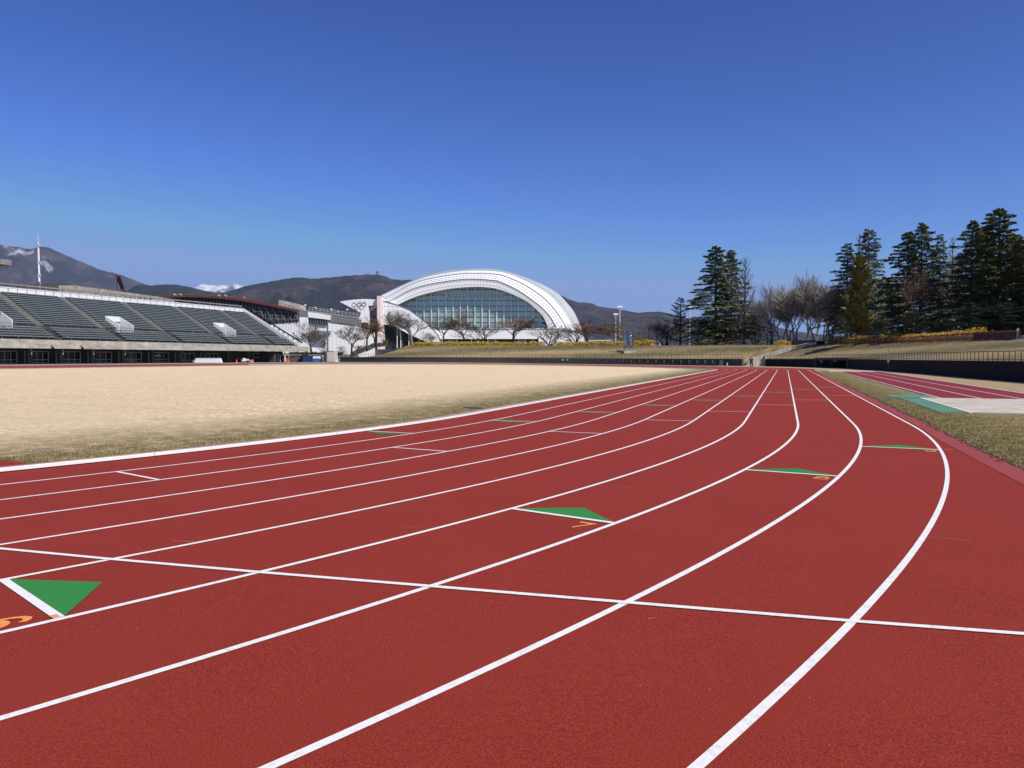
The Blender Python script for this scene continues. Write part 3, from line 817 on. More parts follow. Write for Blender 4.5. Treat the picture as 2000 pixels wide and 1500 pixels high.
# entrance boxes
for yc, wd in VOM:
    xb = xu0-4.4*tu; zb0 = zl1; zt = zl1+.75+4.2*rise_u
    for sgn, mm in ((-1, M['wpanel']), (1, M['wpanel'])):
        m_ = MB(); y_ = yc+sgn*wd/2; th = .14*sgn
        m_.prism([(xu0+.55, y_, zb0), (xu0+.55, y_, zb0+1.5), (xb, y_, zt+.9), (xb, y_, zb0)], Vector((0, th, 0)))
        gb(m_, 'entrance_box_wall', mm)
    gb(MB().box(xb-.15, xb-.002, yc-wd/2+.005, yc+wd/2-.005, zb0+1.5, zt+.9), 'entrance_box_back', M['wpanel'])
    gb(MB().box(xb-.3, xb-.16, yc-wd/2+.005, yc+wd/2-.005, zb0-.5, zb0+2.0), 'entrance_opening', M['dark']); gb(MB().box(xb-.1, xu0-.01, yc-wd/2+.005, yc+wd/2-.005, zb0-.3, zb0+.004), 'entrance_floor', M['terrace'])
    m_ = MB(); m_.tube([(xu0+.5, yc-wd/2, zb0+1.0), (xu0+.5, yc+wd/2, zb0+1.0)], .03, 4); m_.tube([(xu0+.5, yc, zb0), (xu0+.5, yc, zb0+1.0)], .03, 4)
    m_.tube([(xu0+.5, yc, zb0+.1), (xu0-3, yc+wd/2-.1, zb0+2)], .03, 4)
    gb(m_, 'entrance_rail', M['greyp'])
# walkway rail
m_ = MB(); m_.tube([(xw-.05, YS, zl1+.85), (xw-.05, YE, zl1+.85)], .02, 4); y = YS
while y < YE: m_.tube([(xw-.05, y, zl1), (xw-.05, y, zl1+.85)], .02, 4); y += 2.6
gb(m_, 'walkway_rail', M['greyp'])
# back parapet in white panels, capped by a dark beam on short posts
y = YS
while y < YE-.4:
    e = min(y+3.5, YE-.1); gb(MB().box(XB-.12, XB+.05, y, e-.03, ZTOP-.4, ZTOP+1.05), 'parapet_panel', M['wpanel'])
    gb(MB().box(XB-.3, XB-.18, y+.2, y+.34, ZTOP+.6, ZTOP+1.5), 'beam_post', M['topbeam']); y += 3.52
gb(MB().box(XB-.5, XB-.1, YS, YE-.1, ZTOP+1.5, ZTOP+1.76), 'top_beam', M['topbeam'])
m_ = MB(); y = YS
while y < YE: m_.tube([(XB+.25, y, ZTOP), (XB+.25, y, ZTOP+1.1)], .025, 4); y += 1.75
m_.tube([(XB+.25, YS, ZTOP+1.1), (XB+.25, YE, ZTOP+1.1)], .03, 4); gb(m_, 'parapet_rail', M['greyp'])
# sloping end wall
gb(MB().prism([(XF-.2, YE, ZF1-.3), (XF-.2, YE, ZF1+.55), (XB, YE, ZTOP+1.05), (XB, YE, ZTOP-2.2), (XF-3, YE, ZF0)], Vector((0, .35, 0))), 'end_wall', M['wpanel'])
m_ = MB(); m_.bar((XF+.6, YE+.6, ZF1+.75), (XB-.2, YE+.6, ZTOP+1.7), .3, .26)
for k in range(12):
    f_ = (k+.5)/12; xx = XF+(XB-XF)*f_; zz = ZF1+.75+(ZTOP+1.7-ZF1-.75)*f_; m_.box(xx-.08, xx+.08, YE+.35, YE+.62, zz-.75, zz-.05)
gb(m_, 'sloping_end_rail', M['black'])
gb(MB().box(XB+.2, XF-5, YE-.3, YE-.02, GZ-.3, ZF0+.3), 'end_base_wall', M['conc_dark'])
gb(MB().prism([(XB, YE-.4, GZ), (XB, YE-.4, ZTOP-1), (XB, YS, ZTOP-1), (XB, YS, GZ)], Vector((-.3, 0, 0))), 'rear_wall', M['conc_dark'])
# undercroft: dark back wall, columns coloured dark for the fascia's shadow, framed windows, doors
XW_ = XF-4.6
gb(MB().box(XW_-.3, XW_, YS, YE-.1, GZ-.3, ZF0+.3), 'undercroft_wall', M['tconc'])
bay = [Yon(px, XF-2.7) for px in (-80, -8, 57, 118, 180, 240, 298, 350, 400, 445, 484)]
for y in bay:
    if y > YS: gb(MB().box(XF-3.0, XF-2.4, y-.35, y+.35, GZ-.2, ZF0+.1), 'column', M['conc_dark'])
y = bay[-1]
for yy in (Yon(535, XF-1),): gb(MB().box(XF-4.5, XF-.6, yy-.25, yy+.25, GZ-.2, ZF0+.1), 'column', M['conc_dark'])
for i, (a, b) in enumerate(zip(bay[:-1], bay[1:])):
    if a < YS: continue
    wd = (b-a)*.76; c0 = (a+b)/2-wd/2; kind = 'door' if i in (7, 8) else 'window'
    if i == 9: 
        gb(MB().box(XW_+.01, XW_+.06, c0, c0+wd, GZ, ZF0-.5), 'roller_shutter', M['conc_dark']); continue
    z0, z1 = (GZ+.0, ZF0-.55) if kind == 'door' else (GZ+.25, ZF0-.45)
    fr_ = MB(); npn = 4
    for k in range(npn+1): fr_.box(XW_+.01, XW_+.10, c0+wd*k/npn-.045, c0+wd*k/npn+.045, z0, z1)
    for zz in (z0, z0+(z1-z0)*.28, z1): fr_.box(XW_+.02, XW_+.11, c0, c0+wd, zz-.045, zz+.045)
    o = gb(fr_, kind, M['wfrm'])
    for k in range(npn):
        pm = local(MB().box(XW_+.005, XW_+.03, c0+wd*k/npn+.05, c0+wd*(k+1)/npn-.05, z0+.05, z1-.05), gs); pm.build('pane', M['dglass'], o)
    if i == 6: gb(MB().box(XW_+.12, XW_+.15, c0+wd*.15, c0+wd*.6, z0+(z1-z0)*.62, z0+(z1-z0)*.72), 'sign_board', M['wpanel'])
yy = Yon(507, XW_); fr_ = MB()
for k in range(4): fr_.box(XW_+.01, XW_+.1, yy-2.2+k*1.6-.05, yy-2.2+k*1.6+.05, 1.6, 2.6)
for zz in (1.6, 2.6): fr_.box(XW_+.01, XW_+.1, yy-2.2, yy+2.6, zz-.05, zz+.05)
o = gb(fr_, 'window', M['wfrm']); local(MB().box(XW_+.005, XW_+.03, yy-2.1, yy+2.5, 1.65, 2.55), gs).build('pane', M['dglass'], o)
# downpipes and a loudspeaker on the fascia
for px in (56, 118, 178, 240):
    y = Yon(px, XF-.7); gb(MB().tube([(XF-.62, y+.5, ZF0+.1), (XF-.62, y+.5, ZF0-1.0)], .06, 6), 'downpipe', M['conc'])
for px in (101, 159):
    y = Yon(px, XF); gb(MB().tube([(XF+.02, y, ZF0+.6), (XF+.3, y, ZF0+.15), (XF+.45, y, ZF0+.05)], [.05, .1, .22], 8), 'loudspeaker', M['black'])
# roof slab end seen at the far left
yr = Yon(20, -114)
t = thing('stand_roof', 'flat concrete roof slab edge jutting in at the far left above the stand', 'roof', (-118, yr-14, 16))
local(MB().prism([(-113.2, yr, 15.9), (-113.2, yr, 16.7), (-128, yr-1.0, 17.3), (-128, yr-1, 15.4)], Vector((0, -30, 0))), t).build('roof_slab', M['topbeam'], t)
for k in range(3): local(MB().box(-127.6, -126.9, yr-3-9*k, yr-2.3-9*k, 9, 15.8), t).build('roof_column', M['conc'], t)

# mast behind the stand
v = 152; b = W(81, v, 11.5); t = thing('antenna_mast', 'tall white aerial mast rising behind the grandstand', 'mast', tuple(b))
m_ = MB(); zt = Zp(476, v)-b.z
m_.tube([(0, 0, 0), (-.12, 0, zt)], [.22, .16], 6); m_.build('mast_pole', M['wpanel'], t)
MB().tube([(-.12, 0, zt), (-.2, 0, Zp(455, v)-b.z)], [.06, .02], 5).build('whip_aerial', M['wpanel'], t)
MB().box(-.45, .45, -.45, .45, -.6, .6).build('mast_base', M['conc'], t)
m_ = MB()
for y0 in (482, 515, 540, 555): m_.box(-.35, .25, -.15, .15, Zp(y0, v)-b.z, Zp(y0, v)-b.z+.5)
m_.build('mast_box', M['galv'], t)
m_ = MB()
for k in range(12): zz = .5+k*.42; m_.box(-.26, .26, -.26, .26, zz, zz+.18)
m_.build('rust_band', M['rust'], t)
# crane jib
v = 262; t = thing('mobile_crane', 'dark crane jib with a red head rising behind the stand roof line', 'crane', tuple(W(249, v, 3)))
m_ = MB(); m_.bar(WP(252, 592, v), WP(234, 540, v), .9, 1.0); local(m_, t).build('jib', M['black'], t)
m_ = MB(); m_.bar(WP(235, 541.5, v), WP(230.5, 537.5, v), 1.2, 1.1); local(m_, t).build('jib_head', M['rust'], t)
m_ = MB(); m_.tube([WP(231.5, 539, v), WP(231.8, 566, v)], .10, 4); local(m_, t).build('hoist_rope', M['black'], t)
m_ = MB(); m_.tube([WP(231.6, 548, v), WP(231.8, 552, v)], .35, 6); local(m_, t).build('hook_block', M['rust'], t)
m_ = MB(); m_.bar(WP(246, 566, v-.8), WP(243, 570, v-.8), 1.1, .9); local(m_, t).build('jib_ram', M['rust'], t)
m_ = MB(); m_.prism([WP(244, 692, v), WP(258, 692, v), WP(258, 590, v), WP(249, 590, v)], FW*2.5); local(m_, t).build('crane_body', M['black'], t)

# ------------------------------------------------------------------ buildings behind
def bpart(t, pts, v, d, name, m, label=None):
    return local(MB().prism([WP(x, y, v) for x, y in pts], FW*d), t).build(name, m, t, label=label)
t = thing('sports_hall', 'white wrapped sports hall under works with a red brown arched roof edge', 'building', tuple(W(600, 250, 0)))
bpart(t, [(528, 697), (528, 627), (700, 640), (700, 697)], 246, 30, 'wall', M['wwall'])
x = 530
while x < 586: bpart(t, [(x, 690), (x, 626.5), (x+5.3, 626.8), (x+5.3, 690)], 245.4, .3, 'wrap_sheet', M['wpanel']); x += 5.7
bpart(t, [(585, 690), (586, 618.5), (602.5, 619), (607, 690)], 245.2, .7, 'wall_bay', M['wwall'])
x = 642
while x < 704: bpart(t, [(x, 693), (x, 630+(x-640)*.13), (x+7.5, 631+(x-640)*.13), (x+7.5, 693)], 245.3, .5, 'wall_bay', M['wwall']); x += 7.8
bpart(t, [(585, 605), (602, 608), (601, 619.2), (586.5, 618)], 245.1, .8, 'grey_cladding', M['greyp'])
x = 602
bpart(t, [(602, 608), (647, 616), (647, 625), (603, 619.5)], 245.0, .8, 'white_cladding', M['wwall'])
for k in range(8):
    x = 603.5+k*4.6; bpart(t, [(x, 621+k*.35), (x+4.2, 621.4+k*.35), (x+4.0, 631+k*.42), (x+.6, 630.5+k*.42)], 245.2, .6, 'window', M['dglass'])
for k in range(8):
    x = 647+k*7.4; bpart(t, [(x, 615.5+k*1.05), (x+7.1, 616.5+k*1.05), (x+7.1, 629.5+k*.95), (x, 628.6+k*.95)], 245.0, .8, 'grey_cladding', M['greyp'])
bpart(t, [(600, 606.2), (706, 620.5), (706, 621.8), (600, 607.6)], 244.9, 3, 'roof_edge', M['roofg'])
bpart(t, [(604, 651), (610, 645.5), (649, 647), (641, 652), (642, 664.5), (606, 663)], 244.4, .5, 'canopy', M['greyp'])
m_ = MB()
for k in range(14):
    x = 605+k*7.2; y = 606+k*.97; m_.tube([WP(x, y, 246), WP(x, y-7, 246)], .07, 4)
m_.tube([WP(604, 600, 246), WP(702, 612.6, 246)], .06, 4); m_.tube([WP(604, 603.5, 246), WP(702, 616, 246)], .05, 4)
local(m_, t).build('roof_rail', M['galv'], t)
for i, (x, y) in enumerate(((617, 601), (648, 604), (679, 604.5), (661, 608), (597, 596))):
    local(MB().tube([WP(x, y+1, 246.5), WP(x, y-1, 246.5)], .38, 8), t).build('roof_lamp', M['wpanel'], t)
bpart(t, [(545, 596), (546, 586.5), (551, 586), (560, 588.5), (572, 591), (588, 596), (590, 605), (570, 602)], 247, 6, 'roof_plant', M['conc'])
# arched roof with red brown edge truss and dark netting below
arc_top = [(296, 581), (320, 578), (345, 576.2), (370, 575.8), (400, 576.6), (430, 578.6), (460, 581.5), (490, 586), (520, 591.5), (550, 597.5), (580, 604.5)]
for (a, ya), (b, yb) in zip(arc_top[:-1], arc_top[1:]):
    bpart(t, [(a+.2, ya+4.6), (a+.2, ya), (b-.2, yb), (b-.2, yb+4.6)], 243.5, 2, 'roof_truss', M['rust'])
bpart(t, [(296, 640)]+[(a, y_+4.6) for a, y_ in arc_top]+[(585, 625), (585, 628), (440, 640)], 245.2, .6, 'netting', M['bluenet'])
m_ = MB()
for k in range(30):
    x = 400+k*6.3; yt = float(np.interp(x, [p_[0] for p_ in arc_top], [p_[1] for p_ in arc_top]))+4
    m_.tube([WP(x, 628, 244.9), WP(x, yt, 244.9)], .09, 4)
for yy in (600, 607, 614, 621): m_.tube([WP(430+ (yy-600)*2, yy, 244.8), WP(583, yy+3, 244.8)], .08, 4)
for k in range(8): x = 480+k*13; m_.tube([WP(x, 598, 244.7), WP(x+12, 626, 244.7)], .13, 4)
local(m_, t).build('scaffold', M['greyp'], t)
m_ = MB()
for k in range(36):
    x = 300+k*7.6; yt = float(np.interp(x, [p_[0] for p_ in arc_top], [p_[1] for p_ in arc_top])); m_.tube([WP(x, yt, 240), WP(x, yt-4.5, 240)], .05, 3)
P_ = [WP(x, float(np.interp(x, [p_[0] for p_ in arc_top], [p_[1] for p_ in arc_top]))-4.3, 240) for x in range(300, 581, 14)]
m_.tube(P_, .05, 4); local(m_, t).build('roof_edge_rail', M['hrail'], t)
for x, y in ((341, 574), (427, 576), (440, 576), (476, 580), (352, 574)): bpart(t, [(x, y+2.5), (x, y-1.5), (x+3, y-1), (x+3.5, y+2.5)], 241, 1, 'roof_box', M['orange_c'] if x == 476 else M['conc'])
# concrete block and low roof just behind the stand
t = thing('concrete_annex', 'long pale concrete block behind the top of the grandstand', 'building', tuple(W(200, 205, 0)))
bpart(t, [(118, 600), (118, 557.5), (149, 557.5), (305, 578.5), (305, 600)], 205, 12, 'wall', M['conc'])
x = 140
while x < 300: bpart(t, [(x, 571.5+(x-140)*.075), (x+2.4, 571.6+(x-140)*.075), (x+2.4, 574+(x-140)*.075), (x, 573.9+(x-140)*.075)], 204.4, .5, 'vent', M['dark']); x += 9.6
bpart(t, [(-60, 600), (-60, 553), (-30, 556), (118, 569), (118, 600)], 208, 12, 'rear_block', M['greyp'])

# domed arena
t = thing('domed_arena', 'white arch roofed arena with a tall glazed front and layered white bands', 'building', tuple(W(940, 332, 0))); da = t
glass_arc = [(776.9, 595.4), (800.5, 584), (828.5, 574.4), (870.5, 565), (902, 561.3), (930, 559.9), (943, 560.2), (970.6, 563.9), (999.4, 573.8), (1028.2, 588.2), (1040.8, 598), (1055.2, 611.6), (1064.2, 624.2), (1069.6, 638.6), (1072.5, 652), (1074.5, 668)]
arc1 = [(759.4, 589.3), (802.3, 565.6), (840.8, 554.3), (895, 545.9), (930, 544.6), (965, 547.3), (976, 549.5), (1012, 566.6), (1048, 591.8), (1066, 608), (1078.6, 624.2), (1088, 642), (1095, 655), (1099, 668)]
arc2 = [(748, 585.8), (802.3, 556), (840.8, 543.8), (895, 535), (930, 533.8), (965, 535), (985, 538.7), (1021, 554), (1057, 577.4), (1080.4, 600.8), (1098.4, 626), (1107, 642), (1112, 655), (1116, 668)]
arc3 = [(744.5, 578.5), (802.3, 552), (840.8, 539.5), (895, 530.4), (930, 528.8), (965, 530), (990, 534.5), (1030, 551), (1070, 575), (1094, 600), (1111, 626), (1120, 645), (1125, 656), (1129, 668)]
arc4 = [(742, 577.9), (802.3, 549), (840.8, 535.9), (877.5, 528), (930, 524.9), (965, 525.9), (1000, 533.3), (1048, 550.4), (1087.6, 572), (1105.6, 590), (1120, 608), (1129, 626), (1138, 649), (1142, 668)]
def resamp(pts, n=44):
    P_ = catmull(pts, 10); c = [0]
    for a, b in zip(P_[:-1], P_[1:]): c.append(c[-1]+(b-a).length)
    out = []
    for k in range(n+1):
        q = c[-1]*k/n; i = min(int(np.searchsorted(c, q, side='right')-1), len(P_)-2); f_ = (q-c[i])/(c[i+1]-c[i]); v_ = P_[i].lerp(P_[i+1], f_); out.append((v_.x, v_.y))
    return out
NA = 60
M['trimg'] = mat('arch_trim_grey', (.33, .33, .34), rough=.6)
AR = [(resamp(glass_arc, NA), 330.0), (resamp(arc1, NA), 330.0), (resamp(arc1, NA), 331.2), (resamp(arc2, NA), 332.4), (resamp(arc2, NA), 334.6), (resamp(arc3, NA), 337.0), (resamp(arc3, NA), 338.5), (resamp(arc4, NA), 344.0)]
def band(i, j, name, m, gap=0.0):
    A_, va = AR[i]; B_, vb = AR[j]; m_ = MB()
    for k in range(NA):
        def Lp(P_, f_): return (P_[k][0]+(P_[k+1][0]-P_[k][0])*f_, P_[k][1]+(P_[k+1][1]-P_[k][1])*f_)
        f0, f1 = gap, 1-gap
        q = [WP(*Lp(A_, f0), va), WP(*Lp(A_, f1), va), WP(*Lp(B_, f1), vb), WP(*Lp(B_, f0), vb)]
        m_.prism(q, FW*.25)
    return local(m_, t).build(name, m, t)
band(0, 1, 'front_arch_band', M['wwall'], .03); band(2, 3, 'second_arch_band', M['wwall'], .03)
band(4, 5, 'third_arch_band', M['wwall'], .02); band(6, 7, 'roof_rim', M['roofg'], .0)
m_ = MB()
for (P_, v0), v1 in ((AR[0], 340), ((AR[1][0], 330.02), 333), ((AR[3][0], 332.42), 336), ((AR[5][0], 337.02), 340)):
    for k in range(NA): m_.quad(WP(*P_[k], v0), WP(*P_[k+1], v0), WP(*P_[k+1], v0)+FW*(v1-v0), WP(*P_[k], v0)+FW*(v1-v0))
local(m_, t).build('arch_soffit', M['roofg'], t)
m_ = MB(); P_ = AR[7][0]
for k in range(NA): m_.quad(WP(*P_[k], 344), WP(*P_[k+1], 344), WP(*P_[k+1], 344)+FW*80, WP(*P_[k], 344)+FW*80)
local(m_, t).build('vault_roof', M['roofg'], t)
# thin trim lines that ride on the bands
for i, off_, m2 in ((1, .0, 'greyp'), (3, 0, 'greyp')):
    P_, v0 = AR[i]; m_ = MB(); m_.tube([WP(x, y, v0-.15) for x, y in P_], .17 if i == 3 else .12, 4); local(m_, t).build('arch_trim', M['trimg'], t)
m_ = MB(); P_ = AR[1][0]; m_.tube([WP(x, y+2.4, 329.8) for x, y in P_[2:-6]], .07, 4); local(m_, t).build('arch_trim', M['trimg'], t)
for i, j, f_, rr_ in ((2, 3, .30, .05), (2, 3, .62, .05), (4, 5, .45, .07), (0, 1, .30, .04), (6, 7, .35, .06)):
    (PA, va), (PB, vb) = AR[i], AR[j]; m_ = MB()
    m_.tube([WP(a[0]+(b[0]-a[0])*f_, a[1]+(b[1]-a[1])*f_, va+(vb-va)*f_-.12) for a, b in zip(PA, PB)], rr_, 4); local(m_, t).build('arch_trim', M['trimg'], t)
# glazed wall: panes between mullions
gx = [p_[0] for p_ in glass_arc]; gy = [p_[1] for p_ in glass_arc]
def top(x): return float(np.interp(x, gx[:14], gy[:14]))
sweep_top = [(746.3, 587.5), (776.9, 595.4), (800.5, 605), (825, 622.5), (842.5, 638.3), (856.5, 654), (862, 670)]
def swp(x): return float(np.interp(x, [p_[0] for p_ in sweep_top], [p_[1] for p_ in sweep_top])) if x < 862 else 700
mx = [786.5+14.13*k for k in range(21)]; xs = [777]+mx+[1070]
rowsy = [640.5, 630, 619.5, 608.8, 598, 587.3, 576.5, 565.5, 555]
VG = 336
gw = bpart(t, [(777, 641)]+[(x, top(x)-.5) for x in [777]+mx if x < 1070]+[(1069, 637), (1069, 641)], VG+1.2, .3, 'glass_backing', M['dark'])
frame_mb = MB()
for a, b in zip(xs[:-1], xs[1:]):
    for r0, r1 in zip(rowsy[:-1], rowsy[1:]):
        ya, yb = max(r1+.55, top(a+.8)+.3), max(r1+.55, top(b-.8)+.3)
        if min(ya, yb) > r0-1.5: continue
        if r0 < swp(a) - 14: pass
        if r0-.3 > swp((a+b)/2)+12: continue
        ya, yb = min(ya, r0-.4), min(yb, r0-.4)
        local(MB().prism([WP(a+.75, r0-.3, VG), WP(b-.75, r0-.3, VG), WP(b-.75, yb, VG), WP(a+.75, ya, VG)], FW*.12), t).build('pane', M['glass'], t)
mullm = MB()
for x in mx:
    if x > 1069: continue
    m_ = MB(); m_.bar(WP(x, 641, VG-.5), WP(x, top(x), VG-.5), .42, .5, up=tuple(FW)); local(m_, t).build('mullion', M['mull'], t)
for r0 in rowsy[:-1]:
    xl = min(x for x in np.arange(777, 1069, .5) if top(x) < r0); xr = max(x for x in np.arange(777, 1069, .5) if top(x) < r0)
    local(MB().bar(WP(xl, r0, VG-.1), WP(xr, r0, VG-.1), .18, .2), t).build('transom', M['dark'], t)
# row of small framed boxes in the upper glazing
bpart(t, [(872, 580.4), (872, 576), (984, 576), (984, 580.4)], VG-.9, .2, 'vent_strip', M['mull'])
for k in range(16):
    x = 874+k*7.05; bpart(t, [(x+.8, 579.6), (x+.8, 577), (x+4.6, 577), (x+4.6, 579.6)], VG-1.0, .08, 'vent', M['greyp'])
# base: white plinth band, dark entrance strip
bpart(t, [(845, 662), (845, 641), (1111, 641), (1111, 662)], 329, 10, 'plinth_band', M['wwall'])
bpart(t, [(845, 642.9), (845, 642.2), (1090, 642.2), (1090, 642.9)], 328.8, .15, 'plinth_groove', M['greyp'])
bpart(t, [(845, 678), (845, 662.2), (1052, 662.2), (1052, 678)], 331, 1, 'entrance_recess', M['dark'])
for x in (864, 878, 893, 921, 935, 953, 968, 1013, 1026, 1040, 1052): bpart(t, [(x-.8, 678), (x-.8, 662.2), (x+.8, 662.2), (x+.8, 678)], 329.6, .4, 'entrance_column', M['mull'])
for a, b in ((880, 892), (954, 967), (1014, 1025)): bpart(t, [(a, 678), (a, 663), (b, 663), (b, 678)], 330.4, .2, 'entrance_window', M['greyp'])
bpart(t, [(1052, 680), (1052, 656), (1128, 656), (1128, 680)], 327.5, 8, 'side_block', M['wwall'])
bpart(t, [(1092, 654.5), (1092, 653.6), (1120, 653.6), (1120, 654.5)], 327.2, .3, 'side_block_groove', M['dark'])
bpart(t, [(1105, 664), (1105, 663.2), (1118, 663.2), (1118, 664)], 327.2, .3, 'side_block_groove', M['greyp'])
# sweeping white wing at the left foot of the arch
lower = [(757, 680), (757, 634), (769, 634.8), (780, 642), (799, 653), (815, 660), (834, 668), (850, 676)]
bpart(t, [(746.3, 587.5)]+sweep_top[1:]+[(850, 676), (834, 668), (815, 660), (799, 653), (780, 642), (769, 634.8), (757, 634), (746.3, 634)], 327, 2.5, 'swept_wing', M['wwall'])
m_ = MB(); m_.tube([WP(x, y, 326.9) for x, y in sweep_top], .16, 4); local(m_, t).build('wing_edge', M['greyp'], t)
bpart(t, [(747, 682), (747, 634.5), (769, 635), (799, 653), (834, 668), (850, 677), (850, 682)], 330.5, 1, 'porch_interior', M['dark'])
for x, y in ((776, 640), (783, 645), (799, 653), (805, 656), (820, 662)): bpart(t, [(x-.7, 680), (x-.7, y), (x+.7, y+.5), (x+.7, 680)], 328.5, .4, 'porch_column', M['wpanel'])
for x in (752, 760, 768, 776): 
    m_ = MB(); m_.tube([WP(x, 590+(x-746)*.28, 326.93), WP(x, 633, 326.93)], .04, 3); local(m_, t).build('wing_seam', M['galv'], t)
for y in (598, 607, 616, 625): 
    m_ = MB(); m_.tube([WP(746.6, y, 326.92), WP(776.9+(y-595)*1.15, y, 326.92)], .04, 3); local(m_, t).build('wing_seam', M['galv'], t)
# pylon
bpart(t, [(737.2, 682), (737.2, 577.5), (744.2, 577.5), (744.2, 682)], 324, 9, 'pylon', M['pink'])
bpart(t, [(744.4, 682), (744.4, 580), (748.3, 586), (748.3, 682)], 325, 8, 'pylon_flank', M['pink'])
bpart(t, [(737.0, 577.3), (737.0, 576.8), (744.4, 576.8), (744.4, 577.3)], 323.9, 9.2, 'pylon_cap', M['twig_dark'])
# prow with the emblem
bpart(t, [(664.3, 589.3), (675, 587.3), (692, 585.2), (709.5, 584), (724, 584.2), (737, 585.4), (737, 596.2), (720, 597), (721, 605), (722, 626), (700, 626), (706, 611)], 326, 4, 'prow', M['wwall'])
bpart(t, [(700, 626.1), (722, 626.1), (722, 682), (719.5, 682), (719.5, 630), (699, 630), (693.5, 645), (691.2, 646)], 326, 3, 'prow_leg', M['wwall'])
bpart(t, [(691, 682), (691, 646), (693, 645), (693, 682)], 326, 3, 'prow_leg', M['wwall'])
bpart(t, [(691.5, 682), (691.5, 674.5), (721, 674.5), (721, 682)], 325.5, 3, 'prow_base', M['wwall'])
bpart(t, [(693, 674), (693, 645.5), (699.5, 630.5), (719.4, 630.5), (719.4, 674)], 327.5, .3, 'prow_glazing', M['dglass'])
for a, b, y0, y1 in ((697, 703.5, 633, 640), (695, 700, 641, 648), (693.5, 697, 649, 655)): bpart(t, [(a, y1), (a+1.5, y0), (b+1.5, y0), (b, y1)], 327.2, .1, 'pane', M['glass'])
for x in (704.2, 719.8): bpart(t, [(x-.5, 674), (x-.5, 630.5), (x+.5, 630.5), (x+.5, 674)], 327.0, .3, 'prow_column', M['wpanel'])
bpart(t, [(720, 598.5), (720, 597), (737, 596.2), (737, 682), (723, 682), (722.5, 640), (721.6, 615)], 329.5, .5, 'recess_wall', M['greyp'])
bpart(t, [(723.8, 599.5), (737, 597.5), (737, 598.2), (724.5, 608.5)], 329.2, .1, 'recess_light_panel', M['wwall'])
bpart(t, [(722.2, 682), (722.2, 618), (737, 616), (737, 682)], 328.8, .2, 'recess_glazing', M['dglass'])
m_ = MB()
for k in range(1, 9):
    x = 664+k*8.2; yt = float(np.interp(x, [664, 692, 709, 737], [589.3, 585.2, 584, 585.4])); yb = float(np.interp(x, [664, 706, 737], [589.5, 611, 596])) if x < 706 else (626 if x < 721 else 596)
    m_.tube([WP(x, yt+.3, 325.93), WP(x, yb-.5, 325.93)], .035, 3)
local(m_, t).build('prow_seams', M['galv'], t)
ringc = {'ring_blue': (693.0, 594.0, (.42, .50, .60)), 'ring_black': (703.3, 593.6, (.015, .015, .015)), 'ring_red': (712.4, 593.7, (.22, .02, .05)), 'ring_yellow': (697.5, 599.0, (.62, .30, .07)), 'ring_green': (707.6, 599.2, (.42, .52, .44))}
em = None
for nm, (x, y, c_) in ringc.items():
    m2 = mat(nm+'_paint', c_, rough=.4); m_ = MB(); n_ = 28
    m_.tube([WP(x+3.9*math.cos(2*math.pi*k/n_), y+3.9*math.sin(2*math.pi*k/n_), 325.7-(0.06 if 'black' in nm else 0)) for k in range(n_+1)], .11, 5)
    local(m_, t).build('emblem_ring', m2, t)

# far low buildings right of the arena
t = thing('low_building', 'low green roofed building far behind the hedge right of the arena', 'building', tuple(W(1180, 420, 0)))
bpart(t, [(1146, 680), (1146, 667), (1196, 666), (1196, 680)], 420, 20, 'wall', mat('dull_green_wall', (.06, .12, .10), (.08, .15, .12), .3))
bpart(t, [(1145, 667), (1150, 664), (1192, 663.5), (1197, 666)], 419, 24, 'roof', M['roofg'])
t = thing('low_building', 'pale low building far behind the trees between hedge and cedars', 'building', tuple(W(1275, 430, 0)))
bpart(t, [(1254, 680), (1254, 668), (1290, 668), (1290, 680)], 430, 20, 'wall', M['conc']); bpart(t, [(1253, 668), (1258, 665), (1286, 665), (1291, 668)], 429, 24, 'roof', M['greyp'])

# ------------------------------------------------------------------ things at the foot of stand and wall
def on(px, v): p = W(px, v); return Vector((p.x, p.y, ZG(p.x, p.y)))
vq = 186
p = on(640, vq); t = thing('storage_shed', 'narrow beige and grey metal shed between the stand and the dark wall', 'shed', tuple(p))
zt = Zp(686, vq)-p.z
k = vq/F
def lb(m_): return m_
# two faces meeting at a corner
sx = 11*k
m_ = MB().hexa([Vector(q) for q in [(-.2, 0, 0), (1.5, .5, 0), (1.2, 2.6, 0), (-.5, 2.1, 0), (-.2, 0, zt), (1.5, .5, zt-.05), (1.2, 2.6, zt-.05), (-.5, 2.1, zt)]]); m_.build('front_wall', M['shed_l'], t)
m_ = MB().hexa([Vector(q) for q in [(-1.5, .5, 0), (-.23, .02, 0), (-.53, 2.1, 0), (-1.7, 2.4, 0), (-1.5, .5, zt-.05), (-.23, .02, zt-.02), (-.53, 2.1, zt-.02), (-1.7, 2.4, zt-.05)]]); m_.build('side_wall', M['shed_g'], t)
MB().hexa([Vector(q) for q in [(-1.6, .4, zt+.002), (-.2, -.1, zt+.002), (1.6, .4, zt+.002), (-.3, 2.7, zt+.002), (-1.6, .4, zt+.10), (-.2, -.1, zt+.10), (1.6, .4, zt+.10), (-.3, 2.7, zt+.10)]]).build('shed_roof', M['conc'], t)
MB().hexa([Vector(q) for q in [(.0, .02, .1), (1.2, .38, .1), (1.19, .42, .1), (-.01, .06, .1), (.0, .02, zt*.85), (1.2, .38, zt*.85), (1.19, .42, zt*.85), (-.01, .06, zt*.85)]]).build('shed_door', M['shed_l'], t)
def simple(name, label, cat, px, v, parts, group=None):
    p = on(px, v); t = thing(name, label, cat, tuple(p), YAW, group)
    for nm, mb, m in parts: mb.build(nm, m, t)
    return t
